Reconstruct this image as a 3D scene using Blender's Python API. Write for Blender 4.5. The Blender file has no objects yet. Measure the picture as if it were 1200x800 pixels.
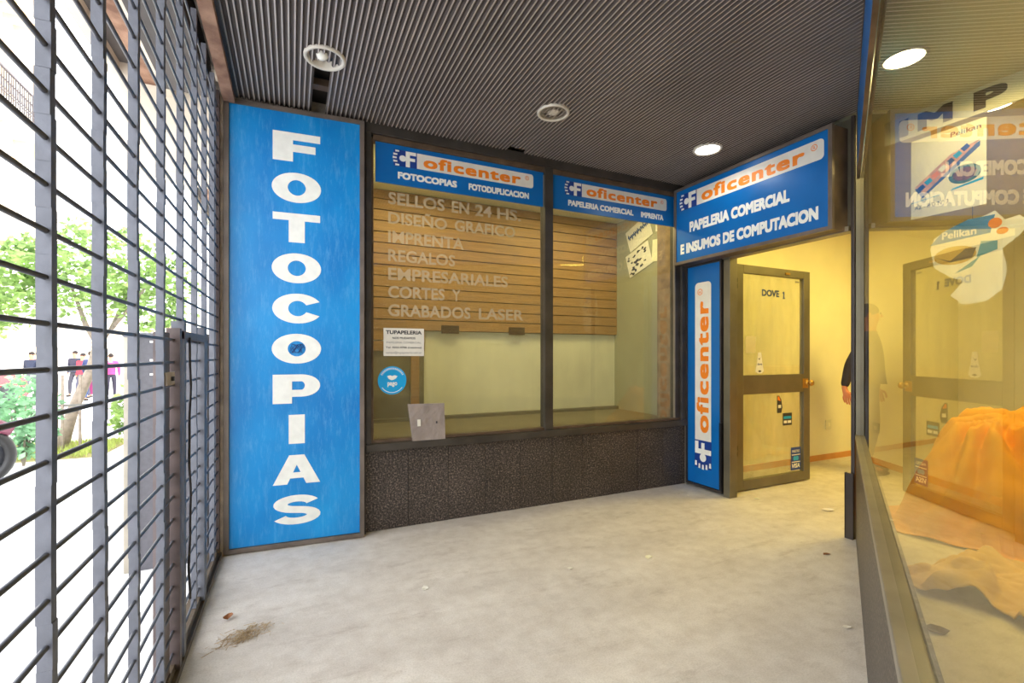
import bpy, bmesh, math, random
from mathutils import Vector, Matrix, noise
random.seed(7)
PI = math.pi
SC = bpy.context.scene
COL = SC.collection

# ------------------------------------------------------------------ camera, world, exposure
# World frame: X along the window wall (to the right), Y away from the viewer, Z up.
cam_d = bpy.data.cameras.new('camera')
cam = bpy.data.objects.new('camera', cam_d); COL.objects.link(cam)
cam.location = (0.387, -3.294, 1.2)
cam.rotation_euler = (math.radians(90), 0, -math.atan2(0.4246, 0.9054))
cam_d.sensor_width = 36
cam_d.lens = 550 / 1200 * 36
cam_d.shift_y = 16 / 1200
cam_d.clip_start = 0.02
SC.camera = cam
SC.view_settings.view_transform = 'Standard'
SC.view_settings.look = 'None'
SC.view_settings.gamma = 1
SC.view_settings.exposure = 0.0
SC.view_settings.use_curve_mapping = False

world = bpy.data.worlds.new('overcast_sky'); SC.world = world
world.use_nodes = True
wn = world.node_tree.nodes; wl = world.node_tree.links
bg = wn['Background']
sky = wn.new('ShaderNodeTexSky'); sky.sky_type = 'HOSEK_WILKIE'
sky.turbidity = 8; sky.sun_direction = (0.3, -0.5, 0.8)
mixs = wn.new('ShaderNodeMix'); mixs.data_type = 'RGBA'
mixs.inputs[0].default_value = 0.88
wl.new(sky.outputs[0], mixs.inputs[6])
mixs.inputs[7].default_value = (0.93, 0.96, 1.0, 1)
wl.new(mixs.outputs[2], bg.inputs[0])
SKY = 6.6
bg.inputs[1].default_value = SKY

YEL = (1.0, 0.755, 0.16)

def light(name, kind, loc, energy, color, size=0.1, rot=(0, 0, 0), sizey=None, spot=None):
    l = bpy.data.lights.new(name, kind)
    l.energy = energy; l.color = color
    if kind == 'AREA':
        l.size = size
        if sizey: l.shape = 'RECTANGLE'; l.size_y = sizey
        else: l.shape = 'DISK'
    elif kind in ('POINT', 'SPOT'):
        l.shadow_soft_size = size
        if spot: l.spot_size = spot; l.spot_blend = 0.25
    o = bpy.data.objects.new(name, l); COL.objects.link(o)
    o.location = loc; o.rotation_euler = rot
    return o
# warm lamps of the shop, then added fill for the display recess
light('shop_lamp', 'AREA', (5.9, -1.6, 2.74), 62, YEL, 0.9)
light('shop_lamp', 'AREA', (4.5, -0.75, 2.72), 12, YEL, 0.5)
light('shop_lamp', 'AREA', (4.6, -3.2, 2.74), 22, YEL, 0.8)
light('display_fill', 'AREA', (1.4, 0.36, 2.64), 12.5, (1.0, 0.86, 0.42), 1.0, sizey=0.4)  # added fill that brightens the recess, no lamp is visible there
light('display_fill', 'AREA', (2.9, 0.36, 2.64), 16, (1.0, 0.86, 0.38), 1.1, sizey=0.4)

# ------------------------------------------------------------------ materials
def mat(name, col, rough=0.6, metal=0.0, var=0.0, scale=8.0, bump=0.0, bscale=60.0,
        col2=None, emit=None, estr=0, spec=None, stretch=None, detail=5):
    m = bpy.data.materials.new(name); m.use_nodes = True
    nt = m.node_tree; b = nt.nodes['Principled BSDF']
    b.inputs['Roughness'].default_value = rough
    b.inputs['Metallic'].default_value = metal
    if spec is not None: b.inputs['Specular IOR Level'].default_value = spec
    c = (*col, 1)
    tc = nt.nodes.new('ShaderNodeTexCoord')
    src = tc.outputs['Object']
    if stretch:
        mp = nt.nodes.new('ShaderNodeMapping'); mp.inputs['Scale'].default_value = stretch
        nt.links.new(src, mp.inputs[0]); src = mp.outputs[0]
    if var > 0 or col2:
        n = nt.nodes.new('ShaderNodeTexNoise'); n.inputs['Scale'].default_value = scale
        n.inputs['Detail'].default_value = detail
        nt.links.new(src, n.inputs['Vector'])
        r = nt.nodes.new('ShaderNodeValToRGB')
        r.color_ramp.elements[0].position = 0.32; r.color_ramp.elements[1].position = 0.68
        d = tuple(max(0, x * (1 - var)) for x in col)
        u = tuple(min(1, x * (1 + var)) for x in (col2 or col))
        r.color_ramp.elements[0].color = (*d, 1); r.color_ramp.elements[1].color = (*u, 1)
        nt.links.new(n.outputs[0], r.inputs[0]); nt.links.new(r.outputs[0], b.inputs['Base Color'])
    else:
        b.inputs['Base Color'].default_value = c
    if bump > 0:
        n2 = nt.nodes.new('ShaderNodeTexNoise'); n2.inputs['Scale'].default_value = bscale
        n2.inputs['Detail'].default_value = 4
        nt.links.new(src, n2.inputs['Vector'])
        bp = nt.nodes.new('ShaderNodeBump'); bp.inputs['Strength'].default_value = bump
        bp.inputs['Distance'].default_value = 0.01
        nt.links.new(n2.outputs[0], bp.inputs['Height']); nt.links.new(bp.outputs[0], b.inputs['Normal'])
    if emit:
        b.inputs['Emission Color'].default_value = (*emit, 1)
        b.inputs['Emission Strength'].default_value = estr
    return m

def srgb(r, g, b):
    f = lambda x: (x / 255 / 12.92) if x <= 10 else ((x / 255 + .055) / 1.055) ** 2.4
    return (f(r), f(g), f(b))

def glass_mat(name, tint=(1, 1, 1), ior=1.5, dust=0.0, dustcol=(0.8, 0.8, 0.7), single=False, dscale=3.0):
    m = bpy.data.materials.new(name); m.use_nodes = True
    nt = m.node_tree; nt.nodes.clear()
    out = nt.nodes.new('ShaderNodeOutputMaterial')
    geo = nt.nodes.new('ShaderNodeNewGeometry')
    ma = nt.nodes.new('ShaderNodeMath'); ma.operation = 'MULTIPLY_ADD'
    ma.inputs[1].default_value = 1 / ior - ior; ma.inputs[2].default_value = ior
    nt.links.new(geo.outputs['Backfacing'], ma.inputs[0])
    fr = nt.nodes.new('ShaderNodeFresnel'); nt.links.new(ma.outputs[0], fr.inputs['IOR'])
    tr = nt.nodes.new('ShaderNodeBsdfTransparent'); tr.inputs[0].default_value = (*tint, 1)
    gl = nt.nodes.new('ShaderNodeBsdfGlossy'); gl.inputs['Roughness'].default_value = 0.0
    mx = nt.nodes.new('ShaderNodeMixShader')
    if single:      # coated pane: only the outer face of the sheet mirrors
        inv = nt.nodes.new('ShaderNodeMath'); inv.operation = 'SUBTRACT'; inv.inputs[0].default_value = 1
        nt.links.new(geo.outputs['Backfacing'], inv.inputs[1])
        mu = nt.nodes.new('ShaderNodeMath'); mu.operation = 'MULTIPLY'
        nt.links.new(inv.outputs[0], mu.inputs[0]); nt.links.new(fr.outputs[0], mu.inputs[1]); nt.links.new(mu.outputs[0], mx.inputs[0])
    else: nt.links.new(fr.outputs[0], mx.inputs[0])
    body = tr.outputs[0]
    if dust > 0:
        df = nt.nodes.new('ShaderNodeBsdfDiffuse'); df.inputs[0].default_value = (*dustcol, 1)
        tc = nt.nodes.new('ShaderNodeTexCoord')
        n = nt.nodes.new('ShaderNodeTexNoise'); n.inputs['Scale'].default_value = dscale
        n.inputs['Detail'].default_value = 7
        mp = nt.nodes.new('ShaderNodeMapping'); mp.inputs['Scale'].default_value = (2.5, 2.5, 0.7)
        nt.links.new(tc.outputs['Object'], mp.inputs[0]); nt.links.new(mp.outputs[0], n.inputs['Vector'])
        mr = nt.nodes.new('ShaderNodeMapRange'); mr.inputs[1].default_value = 0.35; mr.inputs[2].default_value = 0.75
        mr.inputs[3].default_value = dust * 0.5; mr.inputs[4].default_value = dust * 1.8
        nt.links.new(n.outputs[0], mr.inputs[0])
        m2 = nt.nodes.new('ShaderNodeMixShader')
        nt.links.new(mr.outputs[0], m2.inputs[0]); nt.links.new(body, m2.inputs[1]); nt.links.new(df.outputs[0], m2.inputs[2])
        body = m2.outputs[0]
    nt.links.new(body, mx.inputs[1]); nt.links.new(gl.outputs[0], mx.inputs[2])
    nt.links.new(mx.outputs[0], out.inputs[0])
    return m

def film_mat(name, col, alpha):
    """thin translucent printed film"""
    m = bpy.data.materials.new(name); m.use_nodes = True
    nt = m.node_tree; nt.nodes.clear()
    out = nt.nodes.new('ShaderNodeOutputMaterial')
    tr = nt.nodes.new('ShaderNodeBsdfTransparent'); df = nt.nodes.new('ShaderNodeBsdfDiffuse')
    df.inputs[0].default_value = (*col, 1)
    tc = nt.nodes.new('ShaderNodeTexCoord'); n = nt.nodes.new('ShaderNodeTexNoise'); n.inputs['Scale'].default_value = 9
    nt.links.new(tc.outputs['Object'], n.inputs['Vector'])
    mr = nt.nodes.new('ShaderNodeMapRange'); mr.inputs[3].default_value = alpha * .85; mr.inputs[4].default_value = min(1, alpha * 1.15)
    nt.links.new(n.outputs[0], mr.inputs[0])
    mx = nt.nodes.new('ShaderNodeMixShader'); nt.links.new(mr.outputs[0], mx.inputs[0])
    nt.links.new(tr.outputs[0], mx.inputs[1]); nt.links.new(df.outputs[0], mx.inputs[2])
    nt.links.new(mx.outputs[0], out.inputs[0])
    return m

def granite_mat():
    m = mat('dark_speckled_granite', (0.04, 0.035, 0.033), 0.45, spec=0.4)
    nt = m.node_tree; b = nt.nodes['Principled BSDF']
    tc = nt.nodes.new('ShaderNodeTexCoord')
    v = nt.nodes.new('ShaderNodeTexNoise'); v.inputs['Scale'].default_value = 85; v.inputs['Detail'].default_value = 5
    v.inputs['Roughness'].default_value = 0.75
    nt.links.new(tc.outputs['Object'], v.inputs['Vector'])
    r = nt.nodes.new('ShaderNodeValToRGB'); e = r.color_ramp.elements
    e[0].position = 0.42; e[0].color = (*srgb(40, 35, 34), 1)
    e[1].position = 0.64; e[1].color = (*srgb(140, 126, 112), 1)
    k = e.new(0.53); k.color = (*srgb(74, 66, 62), 1)
    nt.links.new(v.outputs[0], r.inputs[0])
    n2 = nt.nodes.new('ShaderNodeTexNoise'); n2.inputs['Scale'].default_value = 2.2; n2.inputs['Detail'].default_value = 6
    nt.links.new(tc.outputs['Object'], n2.inputs['Vector'])
    mr = nt.nodes.new('ShaderNodeMapRange'); mr.inputs[1].default_value = .3; mr.inputs[2].default_value = .7
    mr.inputs[3].default_value = 0.75; mr.inputs[4].default_value = 1.25
    nt.links.new(n2.outputs[0], mr.inputs[0])
    mm = nt.nodes.new('ShaderNodeVectorMath'); mm.operation = 'SCALE'
    nt.links.new(r.outputs[0], mm.inputs[0]); nt.links.new(mr.outputs[0], mm.inputs['Scale'])
    nt.links.new(mm.outputs[0], b.inputs['Base Color'])
    bp = nt.nodes.new('ShaderNodeBump'); bp.inputs['Strength'].default_value = 0.15; bp.inputs['Distance'].default_value = 0.004
    nt.links.new(v.outputs[0], bp.inputs['Height']); nt.links.new(bp.outputs[0], b.inputs['Normal'])
    return m

def floor_mat():
    m = mat('worn_cement_floor', (0.5, 0.46, 0.42), 0.55, spec=0.35)
    nt = m.node_tree; b = nt.nodes['Principled BSDF']; L = nt.links
    tc = nt.nodes.new('ShaderNodeTexCoord')
    def nz(scale, detail, st=None, rough=.6):
        n = nt.nodes.new('ShaderNodeTexNoise'); n.inputs['Scale'].default_value = scale
        n.inputs['Detail'].default_value = detail; n.inputs['Roughness'].default_value = rough
        src = tc.outputs['Object']
        if st:
            mp = nt.nodes.new('ShaderNodeMapping'); mp.inputs['Scale'].default_value = st[:3]
            mp.inputs['Rotation'].default_value = (0, 0, st[3])
            L.new(src, mp.inputs[0]); src = mp.outputs[0]
        L.new(src, n.inputs['Vector']); return n.outputs[0]
    def ramp(src, a, ca, b_, cb):
        r = nt.nodes.new('ShaderNodeValToRGB'); e = r.color_ramp.elements
        e[0].position = a; e[0].color = (*ca, 1); e[1].position = b_; e[1].color = (*cb, 1)
        L.new(src, r.inputs[0]); return r.outputs[0]
    def mul(x, y, f=1):
        n = nt.nodes.new('ShaderNodeMix'); n.data_type = 'RGBA'; n.blend_type = 'MULTIPLY'; n.inputs[0].default_value = f
        L.new(x, n.inputs[6]); L.new(y, n.inputs[7]); return n.outputs[2]
    base = ramp(nz(1.4, 7, (1, 2.6, 1, 0.2)), .3, srgb(204, 196, 188), .7, srgb(226, 219, 211))
    c = mul(base, ramp(nz(12, 8), .32, (.87, .85, .83), .60, (1, 1, 1)))
    c = mul(c, ramp(nz(150, 4), .35, (.86, .85, .83), .6, (1, 1, 1)))
    c = mul(c, ramp(nz(3, 9, (1, 3, 1, .2), .75), .33, (.82, .79, .77), .45, (1, 1, 1)))
    c = mul(c, ramp(nz(26, 10, (1, 1.6, 1, 1.1), .85), .31, (.5, .46, .43), .38, (1, 1, 1)))
    L.new(c, b.inputs['Base Color'])
    bp = nt.nodes.new('ShaderNodeBump'); bp.inputs['Strength'].default_value = 0.12; bp.inputs['Distance'].default_value = 0.01
    L.new(nz(40, 6), bp.inputs['Height']); L.new(bp.outputs[0], b.inputs['Normal'])
    return m

def panel_mat(name, col, col2):
    """blue acrylic with dusty vertical streaks and scratches"""
    m = mat(name, col, 0.35, spec=0.45)
    nt = m.node_tree; b = nt.nodes['Principled BSDF']; L = nt.links
    tc = nt.nodes.new('ShaderNodeTexCoord')
    n = nt.nodes.new('ShaderNodeTexNoise'); n.inputs['Scale'].default_value = 2.2; n.inputs['Detail'].default_value = 8
    mp = nt.nodes.new('ShaderNodeMapping'); mp.inputs['Scale'].default_value = (1.3, 1, .8)
    L.new(tc.outputs['Object'], mp.inputs[0]); L.new(mp.outputs[0], n.inputs['Vector'])
    r = nt.nodes.new('ShaderNodeValToRGB'); e = r.color_ramp.elements
    e[0].position = .35; e[0].color = (*col, 1); e[1].position = .72; e[1].color = (*col2, 1)
    L.new(n.outputs[0], r.inputs[0])
    n2 = nt.nodes.new('ShaderNodeTexNoise'); n2.inputs['Scale'].default_value = 6; n2.inputs['Detail'].default_value = 10
    n2.inputs['Roughness'].default_value = .8
    mp2 = nt.nodes.new('ShaderNodeMapping'); mp2.inputs['Scale'].default_value = (6, 1, 1.1); mp2.inputs['Rotation'].default_value = (0, .12, 0)
    L.new(tc.outputs['Object'], mp2.inputs[0]); L.new(mp2.outputs[0], n2.inputs['Vector'])
    r2 = nt.nodes.new('ShaderNodeValToRGB'); e = r2.color_ramp.elements
    e[0].position = .5; e[0].color = (0, 0, 0, 1); e[1].position = .85; e[1].color = (.30, .30, .30, 1)
    L.new(n2.outputs[0], r2.inputs[0])
    mx = nt.nodes.new('ShaderNodeMix'); mx.data_type = 'RGBA'
    L.new(r2.outputs[0], mx.inputs[0]); L.new(r.outputs[0], mx.inputs[6]); mx.inputs[7].default_value = (.45, .72, .88, 1)
    L.new(mx.outputs[2], b.inputs['Base Color'])
    return m

MT = {}
MT['granite'] = granite_mat()
MT['floor'] = floor_mat()
MT['rib'] = mat('grooved_grey_metal', srgb(184, 174, 168), 0.45, 0.25, var=.18, scale=1.2, bump=.1, bscale=200)
MT['groove'] = mat('dark_groove', srgb(84, 76, 72), .8, var=.2, scale=2)  # darker tone for grooves and rib sides, lighter rib faces between
MT['ribdark'] = mat('ceiling_void', srgb(40, 34, 30), 0.9)
MT['frame'] = mat('dark_bronze_aluminium', srgb(72, 67, 62), 0.42, 0.35, var=.25, scale=6, bump=.08)
MT['frame2'] = mat('olive_grey_aluminium', srgb(112, 106, 88), 0.4, 0.4, var=.15, scale=4)
MT['brown'] = mat('brown_frame', srgb(96, 78, 62), 0.5, 0.2, var=.3, scale=9)
MT['post'] = mat('dark_post', srgb(66, 60, 58), 0.35, 0.4, var=.2, scale=4)
MT['rust'] = mat('rusty_beam', srgb(132, 92, 72), 0.75, 0.1, var=.35, scale=7, col2=srgb(150, 118, 98), bump=.3, bscale=30)
MT['blue_big'] = panel_mat('blue_acrylic_light', srgb(0, 122, 196), srgb(12, 148, 218))
MT['blue'] = mat('blue_sign_vinyl', srgb(0, 102, 176), 0.35, var=.08, scale=3)
MT['navy'] = mat('navy_print', srgb(22, 60, 140), 0.45)
MT['white'] = mat('white_letter', srgb(236, 236, 228), 0.5, var=.05, scale=20)
MT['cream_print'] = mat('white_logo_band', srgb(226, 222, 212), 0.5, var=.05, scale=12)
MT['orange'] = mat('orange_print', srgb(240, 132, 24), 0.5)
MT['aluminium'] = mat('weathered_aluminium', srgb(150, 143, 130), 0.38, 0.6, var=.15, scale=6)
MT['sign_frame'] = mat('brown_grey_sign_frame', srgb(120, 108, 98), 0.4, 0.45, var=.18, scale=7)
MT['sign_side'] = mat('stained_sign_flank', srgb(104, 88, 78), 0.45, 0.3, var=.45, scale=5)
MT['glass'] = glass_mat('window_glass', (.96, .97, .93), 1.5, dust=.03, dustcol=srgb(200, 196, 160))
MT['glass_shop'] = glass_mat('side_glass', (.97, .97, .94), 1.45, dust=.02, dustcol=srgb(205, 195, 130), single=True, dscale=2.0)
MT['glass_door'] = glass_mat('door_glass', (.95, .96, .9), 1.5, dust=.14, dustcol=srgb(225, 220, 180))
MT['film'] = film_mat('faded_white_film', srgb(236, 222, 194), .36)
MT['slat'] = mat('brown_slat_board', srgb(162, 124, 78), 0.5, var=.14, scale=4, stretch=(1, 1, 12))
MT['slat_dark'] = mat('slat_groove', srgb(70, 45, 22), 0.7)
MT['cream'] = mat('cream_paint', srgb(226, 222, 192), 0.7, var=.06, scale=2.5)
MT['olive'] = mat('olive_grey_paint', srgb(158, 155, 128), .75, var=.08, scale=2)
MT['yellow'] = mat('shop_wall_paint', srgb(240, 234, 205), 0.75, var=.06, scale=1.6, bump=.05, bscale=20)
MT['grey_paint'] = mat('grey_board', srgb(122, 112, 88), 0.7, var=.1, scale=6)
MT['wood'] = mat('baseboard_wood', srgb(200, 140, 80), 0.5, var=.12, scale=6)
MT['grille'] = mat('galvanised_grey', srgb(100, 102, 110), 0.5, 0.35, var=.12, scale=20, bump=.1)
MT['grille_dark'] = mat('dark_grille_rod', srgb(84, 86, 94), 0.45, 0.4, var=.2, scale=15)
MT['grille_post'] = mat('grille_post_brown', srgb(98, 86, 84), 0.5, 0.3, var=.25, scale=12)
MT['plaster'] = mat('chipped_plaster', srgb(178, 166, 152), 0.85, var=.28, scale=14, bump=.4, bscale=30)
MT['rail'] = mat('floor_rail_brown', srgb(92, 80, 66), 0.45, 0.35, var=.3, scale=9)
MT['lamp_white'] = mat('lamp_enamel', srgb(214, 208, 196), 0.4, var=.06, scale=20)
MT['lamp_glow'] = mat('lamp_glow', (1, 1, 1), 0.5, emit=(1, 1, .96), estr=9)
MT['lamp_glow_warm'] = mat('lamp_glow_warm', (1, 1, 1), 0.5, emit=(1, .93, .6), estr=26)
MT['black'] = mat('black_plastic', srgb(26, 25, 26), 0.4)
MT['paper'] = mat('white_paper', srgb(224, 218, 204), 0.7, var=.04, scale=20)
MT['ink'] = mat('dark_ink', srgb(50, 48, 52), 0.6)
MT['ink_navy'] = mat('navy_ink', srgb(30, 60, 120), 0.6)
MT['ink_grey'] = mat('grey_ink', srgb(120, 116, 112), 0.6)
MT['cyan'] = mat('cyan_sticker', srgb(10, 160, 220), 0.45)
MT['brass'] = mat('brass', srgb(190, 150, 80), 0.3, 0.8)
MT['plastic_wrap'] = mat('wrapped_grey_board', srgb(150, 138, 132), 0.25, var=.2, scale=12, bump=.7, bscale=22, stretch=(1, 1, .5))
MT['cloth'] = mat('orange_cloth', srgb(236, 160, 22), 0.75, var=.12, scale=5)
MT['sheet'] = mat('tan_sheet', srgb(206, 166, 84), 0.8, var=.1, scale=6)
MT['poster'] = mat('poster_paper', srgb(244, 236, 206), 0.5, var=.05, scale=6)

# ------------------------------------------------------------------ mesh helpers
class MB:
    def __init__(self): self.v = []; self.f = []
    def add(self, vs, fs):
        n = len(self.v); self.v += [tuple(p) for p in vs]; self.f += [tuple(i + n for i in f) for f in fs]; return self
    def box(self, x0, x1, y0, y1, z0, z1):
        if x0 > x1: x0, x1 = x1, x0
        if y0 > y1: y0, y1 = y1, y0
        if z0 > z1: z0, z1 = z1, z0
        return self.add([(x0, y0, z0), (x1, y0, z0), (x1, y1, z0), (x0, y1, z0), (x0, y0, z1), (x1, y0, z1), (x1, y1, z1), (x0, y1, z1)],
                        [(0, 3, 2, 1), (4, 5, 6, 7), (0, 1, 5, 4), (1, 2, 6, 5), (2, 3, 7, 6), (3, 0, 4, 7)])
    def prism(self, pts, z0, z1):
        n = len(pts)
        a = sum(pts[i][0] * pts[(i + 1) % n][1] - pts[(i + 1) % n][0] * pts[i][1] for i in range(n))
        if a < 0: pts = pts[::-1]
        vs = [(p[0], p[1], z0) for p in pts] + [(p[0], p[1], z1) for p in pts]
        fs = [tuple(range(n))[::-1], tuple(range(n, 2 * n))] + [(i, (i + 1) % n, n + (i + 1) % n, n + i) for i in range(n)]
        return self.add(vs, fs)
    def tube(self, pts, r, n=8, cap=True):
        pts = [Vector(p) for p in pts]; rs = r if isinstance(r, (list, tuple)) else [r] * len(pts)
        vs = []; 
        for i, p in enumerate(pts):
            t = (pts[min(i + 1, len(pts) - 1)] - pts[max(i - 1, 0)]).normalized()
            u = Vector((0, 0, 1)) if abs(t.z) < .9 else Vector((1, 0, 0))
            a = t.cross(u).normalized(); b = t.cross(a)
            for k in range(n):
                w = 2 * PI * k / n
                vs.append(p + rs[i] * (math.cos(w) * a + math.sin(w) * b))
        fs = [(i * n + k, i * n + (k + 1) % n, (i + 1) * n + (k + 1) % n, (i + 1) * n + k) for i in range(len(pts) - 1) for k in range(n)]
        if cap: fs += [tuple(range(n))[::-1], tuple((len(pts) - 1) * n + k for k in range(n))]
        return self.add(vs, fs)
    def lathe(self, prof, c=(0, 0, 0), n=32):
        vs = [(c[0] + r * math.cos(2 * PI * k / n), c[1] + r * math.sin(2 * PI * k / n), c[2] + z) for r, z in prof for k in range(n)]
        fs = [(i * n + k, i * n + (k + 1) % n, (i + 1) * n + (k + 1) % n, (i + 1) * n + k) for i in range(len(prof) - 1) for k in range(n)]
        return self.add(vs, fs)
    def sphere(self, c, r, n=12, m=8):
        prof = [(math.sin(PI * i / m) + 1e-4, -math.cos(PI * i / m)) for i in range(m + 1)]
        rx, ry, rz = r if isinstance(r, (tuple, list)) else (r, r, r)
        vs = [(c[0] + rx * a * math.cos(2 * PI * k / n), c[1] + ry * a * math.sin(2 * PI * k / n), c[2] + rz * z) for a, z in prof for k in range(n)]
        fs = [(i * n + k, i * n + (k + 1) % n, (i + 1) * n + (k + 1) % n, (i + 1) * n + k) for i in range(m) for k in range(n)]
        return self.add(vs, fs)
    def build(self, name, m, parent=None, smooth=False, bevel=0):
        me = bpy.data.meshes.new(name); me.from_pydata(self.v, [], self.f); me.update()
        if smooth:
            for p in me.polygons: p.use_smooth = True
        o = bpy.data.objects.new(name, me); COL.objects.link(o)
        if m: me.materials.append(m if not isinstance(m, str) else MT[m])
        if parent: o.parent = parent
        if bevel:
            b = o.modifiers.new('bevel', 'BEVEL'); b.width = bevel; b.segments = 2; b.limit_method = 'ANGLE'
        return o

def bx(name, m, parent, *a, bevel=0): return MB().box(*a).build(name, m, parent, bevel=bevel)
def tag(o, label=None, cat=None, group=None, kind=None):
    if label: o['label'] = label
    if cat: o['category'] = cat
    if group: o['group'] = group
    if kind: o['kind'] = kind
    return o
def empty(name, loc=(0, 0, 0), rz=0, label=None, cat=None, group=None, kind=None):
    o = bpy.data.objects.new(name, None); COL.objects.link(o); o.empty_display_size = .1
    o.location = loc; o.rotation_euler = (0, 0, rz)
    return tag(o, label, cat, group, kind)
def struct(o): o['kind'] = 'structure'; return o
def frame4(name, m, parent, x0, x1, z0, z1, w, y0, y1):
    """four-sided frame in the xz plane"""
    b = MB().box(x0, x0 + w, y0, y1, z0, z1).box(x1 - w, x1, y0, y1, z0, z1).box(x0 + w, x1 - w, y0, y1, z0, z0 + w).box(x0 + w, x1 - w, y0, y1, z1 - w, z1)
    return b.build(name, m, parent)

# flat print: text or polygons mapped on a vertical plane (local x right, z up, facing -y)
def text_mesh(s, offset=0.02, spacing=1.0, shear=0):
    c = bpy.data.curves.new('t', 'FONT'); c.body = s; c.size = 1; c.offset = offset; c.space_character = spacing
    c.shear = shear; c.resolution_u = 3; c.fill_mode = 'FRONT'
    o = bpy.data.objects.new('t', c); COL.objects.link(o)
    dg = bpy.context.evaluated_depsgraph_get()
    me = bpy.data.meshes.new_from_object(o.evaluated_get(dg))
    vs = [tuple(v.co) for v in me.vertices]; fs = [tuple(p.vertices) for p in me.polygons]
    bpy.data.objects.remove(o); bpy.data.curves.remove(c); bpy.data.meshes.remove(me)
    return vs, fs
_tc = {}
def text(name, m, parent, s, x0, x1, z0, z1, y, offset=0.02, spacing=1.0, mp=None, ref='H', shear=0, lab=None):
    film = m == 'film'; bold = 0 if film else offset; key = (s, offset * .8 if film else 0.0, spacing, shear)
    if key not in _tc: _tc[key] = text_mesh(*key)
    vs, fs = _tc[key]
    if bold > 0:      # bold weight: staggered shifted layers, never coplanar
        v2, f2, lay = [], [], []
        sh = [(0, 0), (-bold, -bold), (bold, bold), (-bold, bold), (bold, -bold), (-bold, 0), (bold, 0), (0, bold), (0, -bold)]
        for q, (dx, dz) in enumerate(sh):
            f2 += [tuple(i + len(v2) for i in f) for f in fs]; v2 += [(v[0] + dx, v[1] + dz) for v in vs]; lay += [q * .00006] * len(vs)
        vs, fs = v2, f2
    else: lay = [0] * len(vs)
    xs = [v[0] for v in vs]; zs = [v[1] for v in vs]
    a0, a1, b0, b1 = min(xs), max(xs), min(zs), max(zs)
    out = []
    for v, ly in zip(vs, lay):
        x = x0 + (v[0] - a0) / (a1 - a0) * (x1 - x0); z = z0 + (v[1] - b0) / (b1 - b0) * (z1 - z0)
        if mp: x, z = mp(x, z)
        out.append((x, y - ly, z))
    o = MB().add(out, fs).build(name, m, parent)
    if lab: o['label'] = lab
    return o
def poly(name, m, parent, polys, y, mp=None):
    if name == 'mark' and len(polys) > 1:
        return [poly(name, m, parent, [p], y - .00008 * i, mp) for i, p in enumerate(polys)][0]
    b = MB()
    for p in polys:
        q = [mp(*a) if mp else a for a in p]
        y -= .00008
        b.add([(a[0], y, a[1]) for a in q], [tuple(range(len(q)))])
    return b.build(name, m, parent)
def rrect(x0, x1, z0, z1, r, left=True, n=5):
    pts = []
    for cx, cz, a0, rr in ((x1 - r, z0 + r, -90, r), (x1 - r, z1 - r, 0, r), (x0 + r, z1 - r, 90, r), (x0 + r, z0 + r, 180, r)):
        if not left and a0 in (90, 180):
            pts.append((x0, z1 if a0 == 90 else z0)); continue
        for k in range(n + 1):
            a = math.radians(a0 + 90 * k / n); pts.append((cx + rr * math.cos(a), cz + rr * math.sin(a)))
    return pts
def disc(cx, cz, rx, rz, n=24): return [(cx + rx * math.cos(2 * PI * k / n), cz + rz * math.sin(2 * PI * k / n)) for k in range(n)]

def logo(parent, x0, x1, z0, z1, y, mp=None):
    """navy emblem with comb and F, then the white band with orange word"""
    h = z1 - z0; w = x1 - x0; e = w * .155
    poly('logo_band', 'cream_print', parent, [rrect(x0 + e * 1.08, x1, z0, z1, h * .2, left=False)], y, mp)
    poly('emblem_field', 'navy', parent, [[(x0 + e * .14, z0 - h * .02), (x0 + e * 1.08, z0 - h * .02), (x0 + e * 1.08, z1 + h * .02), (x0 + e * .14, z1 + h * .02)]], y, mp)
    ps = []
    for k in range(5):    # comb teeth on an arc
        t = -1 + k * .5; cx = x0 + e * (.1 + .10 * t * t); cz = z0 + h * (.5 + .44 * t)
        ps.append([(cx, cz - h * .065), (cx + e * .16, cz - h * .05), (cx + e * .16, cz + h * .05), (cx, cz + h * .065)])
    ps.append(disc(x0 + e * .5, z0 + h * .5, e * .14, h * .2, 16))
    fx = x0 + e * .62
    ps += [[(fx, z0), (fx + e * .17, z0), (fx + e * .17, z1), (fx, z1)], [(fx, z1 - h * .22), (fx + e * .42, z1 - h * .22), (fx + e * .42, z1), (fx, z1)],
           [(fx - e * .08, z0 + h * .4), (fx + e * .38, z0 + h * .4), (fx + e * .38, z0 + h * .6), (fx - e * .08, z0 + h * .6)]]
    poly('emblem', 'white', parent, ps, y - .0006, mp)
    bx0 = x0 + e * 1.35
    text('lettering', 'orange', parent, 'oficenter', bx0, x1 - w * .10, z0 + h * .14, z1 - h * .1, y - .0006, offset=.036, spacing=1.12, mp=mp)
    # registered mark
    rr = h * .16; cx = x1 - w * .05; cz = z1 - h * .32
    ring = MB(); n = 20; pts = []
    for k in range(n):
        a = 2 * PI * k / n
        for q in (rr, rr * .78):
            p = (cx + q * math.cos(a), cz + q * math.sin(a)); p = mp(*p) if mp else p; pts.append((p[0], y - .0006, p[1]))
    ring.add(pts, [(2 * k, 2 * ((k + 1) % n), 2 * ((k + 1) % n) + 1, 2 * k + 1) for k in range(n)])
    ring.build('registered_ring', 'orange', parent)
    text('registered_letter', 'orange', parent, 'R', cx - rr * .35, cx + rr * .4, cz - rr * .5, cz + rr * .5, y - .0006, offset=.01, mp=mp)

# ------------------------------------------------------------------ the setting
ZC = 2.765
WANG = math.atan2(-.4983, -.8670)             # side glass wall: from the door post towards the viewer
RX, RY = 3.727, -1.469
def wline(x): return -3.611 + .5747 * x
alc = [(0, 0), (3.727, 0), (RX, RY), (0, -3.611)]

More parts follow.
